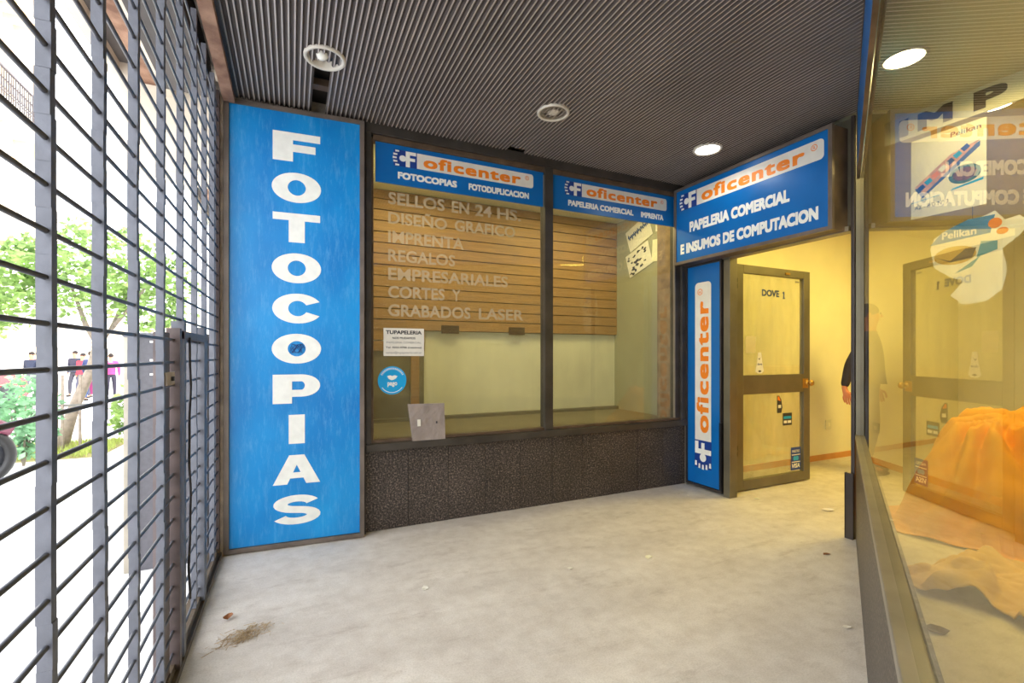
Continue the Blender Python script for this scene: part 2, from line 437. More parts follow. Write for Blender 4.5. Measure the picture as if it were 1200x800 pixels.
fl = struct(MB().add([(0, .06, 0), (0, -6.2, 0), (9.2, -6.2, 0), (9.2, .12, 0), (3.7, .12, 0), (3.7, .06, 0)],
       [(0, 1, 2, 3, 4, 5)]).build('floor', 'floor'))
struct(MB().box(-.02, 9.2, -6.2, .12, -.2, -.004).build('floor_slab', 'plaster'))

# ceiling: grooved strips, each a panel
ceil = empty('ceiling', (0, 0, 0), kind='structure')
pitch = .0276; per = 11
slot = (.505, .575)
k = 0; x = 0.03
nrib = int((3.72 - x) / pitch)
for p0 in range(0, nrib, per):
    b = MB(); vs = []; fs = []
    for r in range(p0, min(p0 + per, nrib)):
        xr = x + r * pitch
        drop = 0 if (r % per) else .0015
        prof = [(0, .011), (.008, 0), (.0150, 0), (.0205, .011), (pitch, .011)]
        y0s = -.60 if slot[0] < xr + pitch / 2 < slot[1] else (-.09 if 1.86 < xr < 1.99 else .0)
        base = len(vs)
        for (dx, dz) in prof:
            xx = xr + dx
            vs += [(xx, y0s, ZC + dz + drop), (xx, wline(min(xx, RX)) - .02, ZC + dz + drop)]
        for i in range(len(prof) - 1):
            fs.append((base + 2 * i, base + 2 * i + 2, base + 2 * i + 3, base + 2 * i + 1))
    b.add(vs, fs); o = b.build('ceiling_panel', 'rib', ceil); o.data.materials.append(MT['groove'])
    for i_, pg in enumerate(o.data.polygons): pg.material_index = 0 if i_ % 4 == 1 else 1
MB().prism([(-.02, .1), (3.72, .1), (RX, RY), (0, -3.65)], ZC + .10, ZC + .16).build('ceiling_void', 'ribdark', ceil)
MB().box(.40, .70, -.30, -.24, ZC + .03, ZC + .07).build('ceiling_batten', 'brown', ceil)
struct(MB().prism([(3.80, .07), (9.1, .07), (9.1, -6.1), (0.02, -6.1), (.02, -3.72), (3.80, -1.52)], ZC, ZC + .1).build('ceiling_shop', 'cream'))

# building mass above, so that daylight only comes in through the grille
struct(MB().box(-.05, 9.4, -6.4, 1.4, ZC + .18, 6.5).build('wall_upper', 'plaster'))
struct(MB().box(9.0, 9.2, -6.2, .2, 0, 2.9).build('wall_far', 'yellow'))
struct(MB().box(0, 9.2, -6.3, -6.1, 0, 2.9).build('wall_near', 'yellow'))
struct(MB().box(-.08, 0.02, -6.2, -3.66, 0, 2.95).build('wall_street', 'plaster'))

# yellow wall beyond the door
w = empty('wall_shop_left', kind='structure')
bx('wall_face', 'yellow', w, 3.86, 9.0, .07, .2, 0, 2.9)
bb = struct(bx('baseboard_shop', 'wood', None, 3.87, 9.0, .055, .07, 0, .062))
oc = empty('wall_socket', (5.998, .07, .40), 0, 'small square wall socket low on the yellow shop wall beyond the door', 'socket')
bx('socket_plate', 'cream', oc, -.05, .05, -.012, 0, -.055, .055, bevel=.004)
bx('socket_insert', 'yellow', oc, -.022, .022, -.016, -.012, -.022, .022)
for (px, pz, s) in ((3.98, 2.10, .5), ):
    pass

# wall under the windows: granite tiles
gw = empty('wall_window_base', kind='structure')
bx('backing', 'frame', gw, .83, 3.725, .012, .12, 0, .55)
xs = [.838]
while xs[-1] < 3.70: xs.append(min(xs[-1] + .2905, 3.722))
for i in range(len(xs) - 1):
    j = random.uniform(-.0015, .0015)
    bx('granite_tile', 'granite', gw, xs[i] + .0015, xs[i + 1] - .0015, j, .012, .002, .548)

# window unit
wu = empty('window_1', kind='structure')
YF0, YF1 = -.03, .06
def fb(n, *a, m='frame'): return bx(n, m, wu, *a, bevel=.003)
fb('frame_head', .836, 3.725, YF0, YF1 + .04, 2.70, ZC + .01)
fb('frame_head_trim', .885, 3.66, -.012, YF1, 2.662, 2.70, m='brown')
fb('frame_sill', .836, 3.725, -.045, YF1, .55, .600)
fb('frame_sill', .836, 3.70, -.012, YF1, .600, .622, m='brown')
fb('frame_jamb', .836, .872, YF0, YF1, .600, 2.70)
fb('frame_jamb', .872, .889, -.01, YF1, .60, 2.68, m='brown')
fb('frame_jamb', 3.655, 3.725, YF0, YF1, .545, 2.70)
fb('frame_jamb', 3.595, 3.655, -.005, YF1, .60, 2.68)
fb('mullion', 2.213, 2.287, -.022, YF1, .60, 2.70)
bx('bead', 'aluminium', wu, 3.585, 3.596, -.008, .01, .62, 2.40)
bx('pane', 'glass', wu, .885, 2.215, .012, .018, .615, 2.67)
bx('pane', 'glass', wu, 2.285, 3.60, .012, .018, .615, 2.67)

# display recess behind the windows
rc = empty('wall_display', kind='structure')
bx('cream_partition', 'cream', rc, .6, 3.80, 1.03, 1.06, .5, 2.9)
bx('partition_seam', 'grey_paint', rc, 3.775, 3.782, 1.024, 1.03, .6, 1.43)
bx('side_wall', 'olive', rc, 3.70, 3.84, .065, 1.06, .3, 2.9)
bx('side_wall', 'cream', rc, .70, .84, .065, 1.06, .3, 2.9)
bx('display_ceiling', 'cream', rc, .70, 3.80, .065, 1.06, 2.68, 2.75)
bx('grey_panel', 'grey_paint', rc, .84, 1.50, 1.012, 1.03, .615, 1.24)
bx('upright', 'slat', rc, 1.375, 1.452, .99, 1.012, .61, 1.24)
bx('reflection_column', mat('brown_reflection', srgb(136, 112, 88), .8, var=.25, scale=12), rc, 3.66, 3.70, .10, .30, .6, 2.6)  # brown reflection in the pane, painted as a solid column
struct(bx('floor_display', 'grey_paint', None, .70, 3.80, .06, 1.06, .50, .60))
sw = empty('slat_wall', (0, 1.0, 0), 0, 'brown grooved slat board panel on the back of the display window', 'wall panel')
z = 1.425
while z < 2.66:
    bx('slat', 'slat', sw, .845, 3.72 if z > 1.3 else 1.5, -.012, .012, z + .005, min(z + .094, 2.675)); z += .0975
bx('backing', 'slat_dark', sw, .845, 3.72, .004, .028, 1.425, 2.675)
for z in (1.235, 1.3325):
    bx('slat', 'slat', sw, .845, 1.5, -.012, .012, z + .004, z + .0935)
for (cx_, cz_) in ((1.66, 1.435), (2.36, 1.435)):
    bx('bracket', 'slat_dark', sw, cx_, cx_ + .17, -.03, -.012, cz_ - .03, cz_ + .045)
bx('base_rail', 'grey_paint', rc, .84, 3.70, .96, 1.03, .60, .63)

# taped sheets on the right cheek of the display (plane X=3.7 facing -X)
def side_sheet(name, y0, y1, z0, z1, label, kind, rot=0):
    r = empty(name, (3.694, (y0 + y1) / 2, (z0 + z1) / 2), -PI / 2, label, 'paper')
    w2 = abs(y1 - y0) / 2; h2 = abs(z1 - z0) / 2
    r.rotation_euler = (0, rot, -PI / 2) if False else (0, 0, -PI / 2)
    b = MB().box(-w2, w2, -.001, .001, -h2, h2).build('sheet', 'paper', r); b.rotation_euler = (0, rot, 0)
    return r, w2, h2, b
r, w2, h2, b = side_sheet('taped_sheet', .80, .43, 2.36, 2.60, 'white sheet with blue handwriting taped high behind the second window', 'a', -.35)
MB().tube([(-w2 * .85 + 1.7 * w2 * q / 46, -.004, h2 * (.25 + .35 * math.sin(q * 1.9) * (.6 + .4 * math.sin(q * .9)))) for q in range(47)], .005, 4).build('handwriting', 'ink_navy', b)
r, w2, h2, b = side_sheet('taped_sheet', .80, .43, 2.08, 2.33, 'blotchy black and white photocopy taped below the handwritten sheet', 'b', -.3)
for i in range(26):
    px, pz = random.uniform(-w2 * .9, w2 * .9), random.uniform(-h2 * .9, h2 * .9)
    poly('blot', 'ink', b, [[(px + random.uniform(.006, .035) * math.cos(a), pz + random.uniform(.004, .02) * math.sin(a)) for a in [q * PI / 4 for q in range(8)]]], -.002)
r, w2, h2, b = side_sheet('taped_sheet', .41, .19, 2.14, 2.36, 'blank cream sheet taped beside the photocopy', 'c', .05)
b.data.materials.clear(); b.data.materials.append(MT['cream'])
r, w2, h2, b = side_sheet('taped_sheet', .36, .14, 2.44, 2.56, 'small pale strip of paper just under the blue window sign', 'd', .0)

# ------------------------------------------------------------------ blue panel FOTOCOPIAS
ang = math.atan2(-.055, .80)
fp = empty('tall_blue_sign', (.02, .012, 0), ang, 'tall light blue panel with FOTOCOPIAS in white letters running down it', 'sign')
PW = .803
bx('panel', 'blue_big', fp, .022, PW - .028, -.03, -.012, .035, 2.715)
bx('case', 'frame', fp, .0, PW, -.012, .05, 0, 2.75)
frame4('panel_frame', 'sign_frame', fp, 0, PW, .006, 2.742, .027, -.042, -.010)
def stroke(cl, tx, tz, closed=False):
    n = len(cl); vs = []
    for i in range(n):
        a = cl[(i - 1) % n] if closed or i > 0 else cl[i]; c = cl[(i + 1) % n] if closed or i < n - 1 else cl[i]
        dx, dz = c[0] - a[0], c[1] - a[1]; l = math.hypot(dx, dz) or 1; nx, nz = -dz / l, dx / l
        vs += [(cl[i][0] + nx * tx, cl[i][1] + nz * tz), (cl[i][0] - nx * tx, cl[i][1] - nz * tz)]
    m = n if closed else n - 1
    return vs, [(2 * i, 2 * i + 1, 2 * ((i + 1) % n) + 1, 2 * ((i + 1) % n)) for i in range(m)]
def glyph(ch):
    P = []
    if ch == 'F': P = [[(0, 0), (.42, 0), (.42, 1), (0, 1)], [(.42, .74), (1, .74), (1, 1), (.42, 1)], [(.42, .34), (.9, .34), (.9, .60), (.42, .60)]]
    if ch == 'T': P = [[(0, .75), (1, .75), (1, 1), (0, 1)], [(.33, 0), (.67, 0), (.67, .75), (.33, .75)]]
    if ch == 'I': P = [[(.33, 0), (.67, 0), (.67, 1), (.33, 1)]]
    if ch == 'A': P = [[(0, 0), (.30, 0), (.5, .66), (.5, 1), (.34, 1)], [(.70, 0), (1, 0), (.66, 1), (.5, 1), (.5, .66)], [(.27, .2), (.73, .2), (.66, .40), (.34, .40)]]
    if P:
        v = []; f = []
        for q in P: f.append(tuple(range(len(v), len(v) + len(q)))); v += q
        return v, f
    if ch == 'O': return stroke([(.5 + .355 * math.cos(a), .5 + .39 * math.sin(a)) for a in [2 * PI * k / 40 for k in range(40)]], .165, .125, True)
    if ch == 'C': return stroke([(.52 + .365 * math.cos(a), .5 + .39 * math.sin(a)) for a in [math.radians(28 + 304 * k / 36) for k in range(37)]], .165, .125)
    if ch == 'P':
        cl = [(.3, .88), (.6, .88)] + [(.6 + .235 * math.cos(a), .615 + .265 * math.sin(a)) for a in [math.radians(80 - 160 * k / 14) for k in range(15)]] + [(.6, .35), (.3, .35)]
        v, f = stroke(cl, .165, .12); n = len(v)
        v += [(0, 0), (.40, 0), (.40, 1), (0, 1)]; f.append((n, n + 1, n + 2, n + 3)); return v, f
    if ch == 'S':
        cl = [(.5 + .34 * math.cos(a), .70 + .19 * math.sin(a)) for a in [math.radians(15 + 235 * k / 18) for k in range(19)]]
        cl += [(.5 + .36 * math.cos(a), .30 + .19 * math.sin(a)) for a in [math.radians(70 - 235 * k / 18) for k in range(19)]]
        return stroke(cl, .15, .115)
z = 2.585
for i, ch in enumerate('FOTOCOPIAS'):
    v, f = glyph(ch)
    zt = 2.595 - i * .2527; h = .182; lx0, lw = .262, .272
    gm = MB(); stag = ch in 'FTIA'
    for q, fc in enumerate(f):
        gm.add([(lx0 + v[a][0] * lw, -.0312 - (.00008 * q if stag or (ch == 'P' and q == len(f) - 1) else 0), zt - h + v[a][1] * h) for a in fc], [tuple(range(len(fc)))])
    gm.build('letter', 'white', fp)
# scribble in the lower O
sc_ = [(lx0 + .5 * lw + .045 * math.cos(t * 1.7) * (1 - t / 30), -.0318, 2.595 - 5 * .2527 - .09 + .030 * math.sin(t * 2.3)) for t in [q * .5 for q in range(34)]]
MB().tube(sc_, .0016, 4).build('pen_scribble', 'ink_navy', fp)
# chipped plaster jamb between grille and sign
struct(MB().box(-.045, .016, -.03, .10, 0, ZC).build('trim_jamb_plaster', 'plaster'))
struct(MB().box(-.06, .86, .055, .2, 0, ZC + .1).build('wall_left_end', 'plaster'))
struct(MB().box(.824, .836, -.03, .06, 0, 2.76).build('trim_jamb_dark', 'post'))

# ------------------------------------------------------------------ window strips
def window_strip(x0, x1, label, words_):
    r = empty('window_sign', (x0, 0, 2.386), 0, label, 'sign')
    w_ = x1 - x0; h_ = .272
    bx('board', 'blue', r, 0, w_, -.004, .010, 0, h_)
    bx('end_strip', 'aluminium', r, w_ - .004, w_ + .008, -.008, .010, 0, h_ - .02)
    logo(r, w_ * .075, w_ * .93, h_ * .48, h_ * .88, -.0050)
    for s, a, c in words_:
        text('lettering', 'white', r, s, w_ * a, w_ * c, h_ * .15, h_ * .33, -.0050, offset=.052)
    return r
window_strip(.903, 2.207, 'blue strip sign on the first window reading FOTOCOPIAS and FOTODUPLICACION', [('FOTOCOPIAS', .115, .445), ('FOTODUPLICACION', .515, .90)])
window_strip(2.289, 3.583, 'blue strip sign on the second window reading PAPELERIA COMERCIAL and IMPRENTA', [('PAPELERIA COMERCIAL', .115, .635), ('IMPRENTA', .70, .90)])

fl_ = empty('window_lettering', (0, .0105, 0), 0, 'faded translucent lettering listing services on the first window pane', 'lettering')
rows = [('SELLOS EN 24 HS.', 2.02, 2.289), ('DISEÑO GRAFICO', 1.98, 2.155), ('IMPRENTA', 1.56, 2.022), ('REGALOS', 1.49, 1.893),
        ('EMPRESARIALES', 1.93, 1.765), ('CORTES Y', 1.52, 1.640), ('GRABADOS LASER', 2.05, 1.512)]
for s, x1, zc in rows:
    ws = s.split(' '); tot = sum(len(w_) for w_ in ws) + .6 * (len(ws) - 1); cx_ = .99; cw = (x1 - .99) / tot
    for w_ in ws:
        text('word', 'film', fl_, w_, cx_, cx_ + cw * len(w_) * .97, zc - .043, zc + (.058 if 'Ñ' in w_ else .043), 0, offset=.0 if w_ == '.' else .03)
        cx_ += cw * (len(w_) + .6)

nt_ = empty('paper_notice', (.958, .006, 1.194), 0, 'white TUPAPELERIA notice stuck inside the first window pane', 'notice')
bx('sheet', 'paper', nt_, 0, .282, -.001, .001, 0, .194)
text('lettering', 'ink', nt_, 'TUPAPELERIA', .015, .265, .152, .178, -.0016, offset=.03)
text('lettering', 'ink', nt_, 'NOS MUDAMOS', .06, .22, .118, .133, -.0016, offset=.02)
text('lettering', 'ink_grey', nt_, 'PAPELERIA COMERCIAL', .02, .262, .088, .100, -.0016, offset=.0)
text('lettering', 'ink', nt_, 'Tel: 4322-0706 (rotativas)', .015, .265, .050, .066, -.0016, offset=.015)
text('lettering', 'ink_grey', nt_, 'ventas@tupapeleria.com.ar', .015, .265, .012, .032, -.0016, offset=.0)

st = empty('round_sticker', (1.017, .006, 1.025), 0, 'round cyan sticker with white handshake and pago on the first window', 'sticker')
poly('disc', 'cyan', st, [disc(0, 0, .098, .098, 36)], 0)
text('lettering', 'white', st, 'pago', -.032, .034, -.045, -.012, -.001, offset=.03)
poly('handshake', 'white', st, [[(-.036, .030), (-.012, .036), (.0, .030), (.014, .036), (.036, .030), (.026, .014), (.008, .004), (-.008, .002), (-.024, .012)]], -.001)
teeth = []
for k in range(17):
    a = math.radians(150 - k * 7.5)
    for (q0, q1) in ((.076, .089),):
        teeth.append([(q0 * math.cos(a + .03), q0 * math.sin(a + .03)), (q0 * math.cos(a - .03), q0 * math.sin(a - .03)), (q1 * math.cos(a - .03), q1 * math.sin(a - .03)), (q1 * math.cos(a + .03), q1 * math.sin(a + .03))])
poly('arc_lettering', 'white', st, teeth, -.001)
poly('lower_arc', 'white', st, [[(q * math.cos(math.radians(a)), q * math.sin(math.radians(a))) for a, q in [(215 + j * 11, .086) for j in range(11)] + [(325 - j * 11, .082) for j in range(11)]]], -.001)

tl = empty('wrapped_board', (1.262, -.028, .600), 0, 'grey plastic-wrapped square board leaning on the sill of the first window', 'board')
sh = MB(); n = 14
vs = []
for i in range(n + 1):
    for j in range(n + 1):
        a, c = i / n, j / n
        x_ = -.112 + a * .235 - (.028 * (c)) * (1 - a) + 0.0 * c; z_ = c * .258 - .004 * (a)
        vs.append((x_, -.011 + .0035 * noise.noise(Vector((a * 5 + c * 4, c * 9 - a * 6, 1))), z_))
vs2 = [(v[0], .008, v[2]) for v in vs]
N = (n + 1) ** 2
fs = [(i * (n + 1) + j, (i + 1) * (n + 1) + j, (i + 1) * (n + 1) + j + 1, i * (n + 1) + j + 1) for i in range(n) for j in range(n)]
fs2 = [tuple(q + N for q in f[::-1]) for f in fs]
edge = [i * (n + 1) for i in range(n + 1)] + [n * (n + 1) + j for j in range(1, n + 1)] + [i * (n + 1) + n for i in range(n - 1, -1, -1)] + [j for j in range(n - 1, 0, -1)]
fe = [(edge[i], edge[i] + N, edge[(i + 1) % len(edge)] + N, edge[(i + 1) % len(edge)]) for i in range(len(edge))]
ob = sh.add(vs + vs2, fs + fs2 + fe).build('board', 'plastic_wrap', tl, smooth=False)
bx('label_tag', 'paper', tl, -.078, -.055, -.018, -.0165, .10, .147)
bx('dark_spot', 'ink', tl, .055, .066, -.018, -.0165, .112, .128)
tl.rotation_euler = (math.radians(-6), 0, 0)

# ------------------------------------------------------------------ entrance: header, post, small sign, door
struct(bx('wall_entrance_header', 'frame2', None, 3.735, 3.80, -1.46, .06, 2.045, ZC))
struct(bx('trim_entrance_head', 'aluminium', None, 3.70, 3.78, -1.44, -.44, 2.015, 2.05))
struct(bx('trim_corner', 'aluminium', None, 3.716, 3.735, -.03, -.004, 0, 2.05))
struct(bx('trim_door_post', 'frame2', None, 3.70, 3.79, -.515, -.452, 0, 2.02, bevel=.003))
struct(bx('wall_entrance_stub', 'frame2', None, 3.745, 3.85, -.45, .065, 0, 2.05))
struct(bx('trim_side_post', 'post', None, 3.702, 3.75, -1.474, -1.452, 0, ZC, bevel=.003))
cb = struct(bx('trim_post_channel', 'black', None, 3.685, 3.702, -1.472, -1.432, 0, .425))
struct(MB().box(3.680, 3.686, -1.478, -1.426, 0, .43).box(3.68, 3.70, -1.432, -1.426, 0, .43).build('trim_post_cover', 'post'))

ss = empty('vertical_blue_sign', (3.722, -.028, .022), -PI / 2, 'narrow upright blue sign with orange oficenter logo left of the door', 'sign')
bx('board', 'blue', ss, .012, .385, -.01, .012, .02, 1.985)
frame4('board_frame', 'post', ss, -.0, .40, -.004, 2.0, .018, -.02, .012)
def vmp(x, z): return (z, x)
def rotmp(x, z):   # logo drawn along +x is turned to run upwards, tops to the left
    return (.20 - z, x)
logo(ss, .13, 1.83, -.085, .095, -.0110, mp=rotmp)
bx('lower_bracket', 'black', ss, .385, .41, -.03, -.01, .02, .60)

es = empty('overdoor_sign', (3.572, -.028, 2.018), -PI / 2, 'large blue sign box above the entrance reading PAPELERIA COMERCIAL E INSUMOS DE COMPUTACION', 'sign')
EW, EH = 1.392, .688
bx('case', 'sign_side', es, 0.004, EW - .004, .004, .16, .004, EH - .004)
bx('board', 'blue', es, .02, EW - .02, -.006, .006, .02, EH - .02)
frame4('board_frame', 'sign_frame', es, 0, EW, 0, EH, .026, -.014, .012)
logo(es, .045, EW - .055, EH * .70, EH * .90, -.0070)
text('lettering', 'white', es, 'PAPELERIA COMERCIAL', .18, 1.10, EH * .385, EH * .385 + .092, -.0070, offset=.055)
text('lettering', 'white', es, 'E INSUMOS DE COMPUTACION', .075, 1.30, EH * .125, EH * .125 + .092, -.0070, offset=.055)

door = empty('door_1', (3.893, -.405, .012), 0, kind='structure')
DW, DH = 1.0, 1.985
def db(n, *a, m='frame2'): return bx(n, m, door, *a, bevel=.003)
db('stile', 0, .082, -.022, .022, 0, DH); db('stile', DW - .092, DW, -.022, .022, 0, DH)
db('rail', .082, DW - .092, -.022, .022, DH - .072, DH); db('rail', .082, DW - .092, -.022, .022, .84, 1.01); db('rail', .082, DW - .092, -.022, .022, 0, .085)
bx('door_pane', 'glass_door', door, .08, DW - .09, -.003, .003, 1.005, DH - .07)
bx('door_pane', 'glass_door', door, .08, DW - .09, -.003, .003, .08, .845)
kn = MB().lathe([(.0, .0), (.028, .0), (.028, .006), (.012, .010), (.012, .022), (.026, .030), (.03, .044), (.022, .058), (.001, .062)], n=20).build('door_knob', 'brass', door, smooth=True)
kn.location = (DW - .046, -.022, .925); kn.rotation_euler = (PI / 2, 0, 0)
bx('lock_plate', 'brass', door, DW - .11, DW - .03, -.0245, -.022, .875, .965)
bx('latch_catch', 'brass', door, .64, .70, -.03, -.022, DH - .05, DH - .032)
for hz in (1.76, .30):
    h = MB().tube([(-.018, -.02, hz), (-.018, -.02, hz + .11)], .014, 10).box(-.05, .0, -.03, -.012, hz + .01, hz + .05).box(-.05, .0, -.03, -.012, hz + .06, hz + .10).build('hinge', 'black', door)
# stickers on the door panes
dl = empty('door_lettering', (4.235, -.4115, 1.735), 0, 'navy letters DOVE 1 on the upper door pane', 'lettering')
text('lettering', 'ink_navy', dl, 'DOVE', 0, .235, 0, .062, 0, offset=.035)
poly('lettering', 'ink_navy', dl, [[(.292, -.012), (.308, -.012), (.308, .055), (.292, .055)], [(.280, .035), (.292, .043), (.292, .055), (.280, .045)], [(.285, -.012), (.318, -.012), (.318, -.004), (.285, -.004)]], 0)
def sticker(name, x_, z_, w_, h_, m, label, extra=None, pts=None):
    r = empty(name, (x_, -.4115, z_), 0, label, 'sticker')
    poly('sticker_face', m, r, [pts or [(0, 0), (w_, 0), (w_, h_), (0, h_)]], 0)
    return r
s_ = sticker('bottle_sticker', 4.150, 1.035, .11, .19, 'white', 'white bottle-shaped sticker low on the upper door pane',
             pts=[(0.0, .02), (.03, 0), (.08, 0), (.11, .02), (.09, .10), (.075, .19), (.035, .19), (.02, .10)])
text('lettering', 'ink_navy', s_, 'dove', .025, .085, .075, .095, -.0006, offset=.02); poly('mark', 'ink', s_, [[(.035, .14), (.05, .12), (.07, .15), (.055, .135)], [(.03, .02), (.055, .01), (.08, .02), (.055, .03)]], -.0006)
s_ = sticker('pale_sticker', 4.02, 1.22, .13, .15, 'film', 'pale translucent square remnant on the upper door pane left side')
s_ = sticker('tag_sticker', 4.70, 1.885, .055, .014, 'ink_grey', 'tiny grey label strip at the upper right of the door pane')
s_ = sticker('dark_sticker', 4.44, .665, .075, .16, 'ink', 'dark narrow sticker with pointed top on the lower door pane', pts=[(0, 0), (.06, 0), (.075, .05), (.06, .12), (.03, .16), (0, .16)])
poly('mark', 'orange', s_, [[(.008, .12), (.05, .11), (.03, .15), (.01, .155)]], -.0006); poly('mark', 'white', s_, [[(.015, .045), (.055, .045), (.055, .075), (.015, .075)]], -.0006)
s_ = sticker('card_sticker', 4.52, .545, .13, .115, 'ink', 'small dark square sticker on the lower door pane')
poly('mark', 'cyan', s_, [[(.012, .06), (.118, .06), (.118, .085), (.012, .085)]], -.0006); poly('mark', 'white', s_, [[(.015, .02), (.06, .02), (.06, .045), (.015, .045)], [(.07, .02), (.118, .02), (.118, .045), (.07, .045)]], -.0006)
s_ = sticker('visa_sticker', 4.635, .115, .145, .215, 'navy', 'navy card payment sticker reading VISA at the foot of the door pane')
text('lettering', 'white', s_, 'VISA', .015, .128, .02, .062, -.0006, offset=.03, shear=.2)
poly('mark', 'white', s_, [[(.012, .072), (.133, .072), (.133, .080), (.012, .080)], [(.012, .14), (.133, .14), (.133, .148), (.012, .148)]], -.0006)
text('lettering', 'white', s_, 'MAESTRO', .02, .125, .165, .19, -.0006, offset=.01)
poly('mark', 'cyan', s_, [disc(.055, .11, .022, .022, 16), disc(.09, .11, .022, .022, 16)], -.0008)

# ------------------------------------------------------------------ side glass wall
sg = empty('wall_side', (RX, RY, 0), WANG, kind='structure')
WL = 4.15
bx('granite_wall', 'granite', sg, .02, WL, 0, .06, 0, .655)
bx('ledge', 'aluminium', sg, .0, WL, -.004, .042, .655, .683, bevel=.003)
bx('pane', 'glass_shop', sg, .03, WL, .021, .027, .6835, ZC)
bx('corner_post', 'frame2', sg, .0, .018, .0, .045, 0.683, 2.76)
sb = empty('long_blue_sign', (RX, RY, 0), WANG, 'long blue fascia sign running along the top of the side glass', 'sign')
bx('board', 'blue', sb, .12, WL - .1, .006, .018, 2.335, ZC - .02)
frame4('board_frame', 'sign_side', sb, .10, WL - .08, 2.32, ZC - .004, .012, .002, .019)

# hanging band and posters inside the shop (plane X=4.0 facing -X)
hb = empty('imprenta_band', (4.0, -1.50, 2.60), -PI / 2, 'pale band with IMPR in brown capitals hanging behind the side glass', 'sign')
bx('band', 'poster', hb, 0, 1.3, -.004, .008, 0, .155)
for s, a, c in (('I', .085, .135), ('M', .185, .36), ('P', .455, .60), ('R', .69, .86)):
    text('letter', 'brown', hb, s, a, c, .022, .132, -.0048, offset=.05)
p1 = empty('white_poster', (4.0, -1.649, 2.07), -PI / 2, 'white poster of a box of pens and a round tin behind the side glass', 'poster')
bx('poster_sheet', 'poster', p1, 0, .362, -.003, .003, 0, .50)
bx('hanging_cord', 'ink_grey', p1, .17, .173, -.001, .001, .50, .53)
poly('box_art', mat('box_side', srgb(70, 90, 150), .5), p1, [[(.02, .19), (.06, .12), (.335, .345), (.335, .375)]], -.0036)
poly('box_art', mat('box_top', srgb(215, 160, 130), .5, var=.3, scale=30), p1, [[(.02, .20), (.20, .345), (.34, .385), (.335, .38), (.07, .145)]], -.0040)
for k in range(7):
    t0 = k / 7; x0_, z0_ = .05 + .25 * t0, .165 + .2 * t0
    poly('pen_art', ['navy', 'cyan', 'orange', 'white', 'ink', 'cyan', 'navy'][k], p1, [[(x0_, z0_), (x0_ + .028, z0_ + .022), (x0_ + .012, z0_ + .045), (x0_ - .018, z0_ + .024)]], -.0044)
poly('tin_art', mat('tin_art', srgb(66, 110, 100), .5, var=.4, scale=50), p1, [disc(.265, .205, .075, .055)], -.0036)
poly('tin_art', mat('tin_spots', srgb(120, 70, 50), .5, var=.5, scale=60), p1, [disc(.265, .205, .058, .04, 9)], -.0040)
poly('stripe_art', 'cyan', p1, [[(.20, .125), (.35, .145), (.35, .16), (.21, .135)], [(.0, .10), (.15, .115), (.15, .119), (.0, .104)]], -.0036)
text('lettering', 'ink_navy', p1, 'Pelikan', .20, .34, .445, .475, -.0040, offset=.01)
text('lettering', 'ink', p1, 'AZ - P/D Nº 3', .02, .19, .055, .08, -.0040, offset=.01)
p2 = empty('cutout_poster', (4.0, -1.747, 1.50), -PI / 2, 'shaped blue and pale hanging poster below the white one, behind the side glass', 'poster')
poly('cutout_sheet', 'poster', p2, [[(.0, .36), (.02, .24), (.10, .17), (.16, .14), (.10, .06), (.16, .0), (.26, .01), (.33, .07), (.35, .18), (.33, .30), (.40, .36), (.44, .42), (.40, .47), (.34, .46), (.30, .52), (.24, .50), (.18, .50), (.08, .46), (.02, .42)]], 0)
bx('cutout_back', 'poster', p2, .06, .30, .001, .006, .20, .44)
poly('cutout_blue', mat('poster_blue', srgb(40, 130, 190), .5), p2, [[(.0, .38), (.28, .40), (.30, .50), (.18, .50), (.06, .45)]], -.001)
poly('cutout_blue', mat('poster_teal', srgb(70, 150, 170), .5), p2, [[(.22, .27), (.31, .30), (.31, .35), (.24, .36)], [(.12, .19), (.20, .22), (.24, .28), (.16, .22)]], -.001)
poly('cutout_loop', 'orange', p2, [disc(.30, .45, .03, .03, 12), disc(.33, .40, .025, .02, 12)], -.0015)
poly('cutout_loop', 'sheet', p2, [disc(.12, .30, .10, .055, 20)], -.0015)
poly('cutout_shadow', 'brown', p2, [[(.03, .30), (.10, .27), (.17, .33), (.22, .33), (.20, .27), (.10, .26)]], -.002)
text('lettering', 'white', p2, 'Pelikan', .06, .22, .405, .45, -.002, offset=.025)
bx('hanging_cord', 'ink_grey', p2, .2, .203, 0, .002, .50, .57)

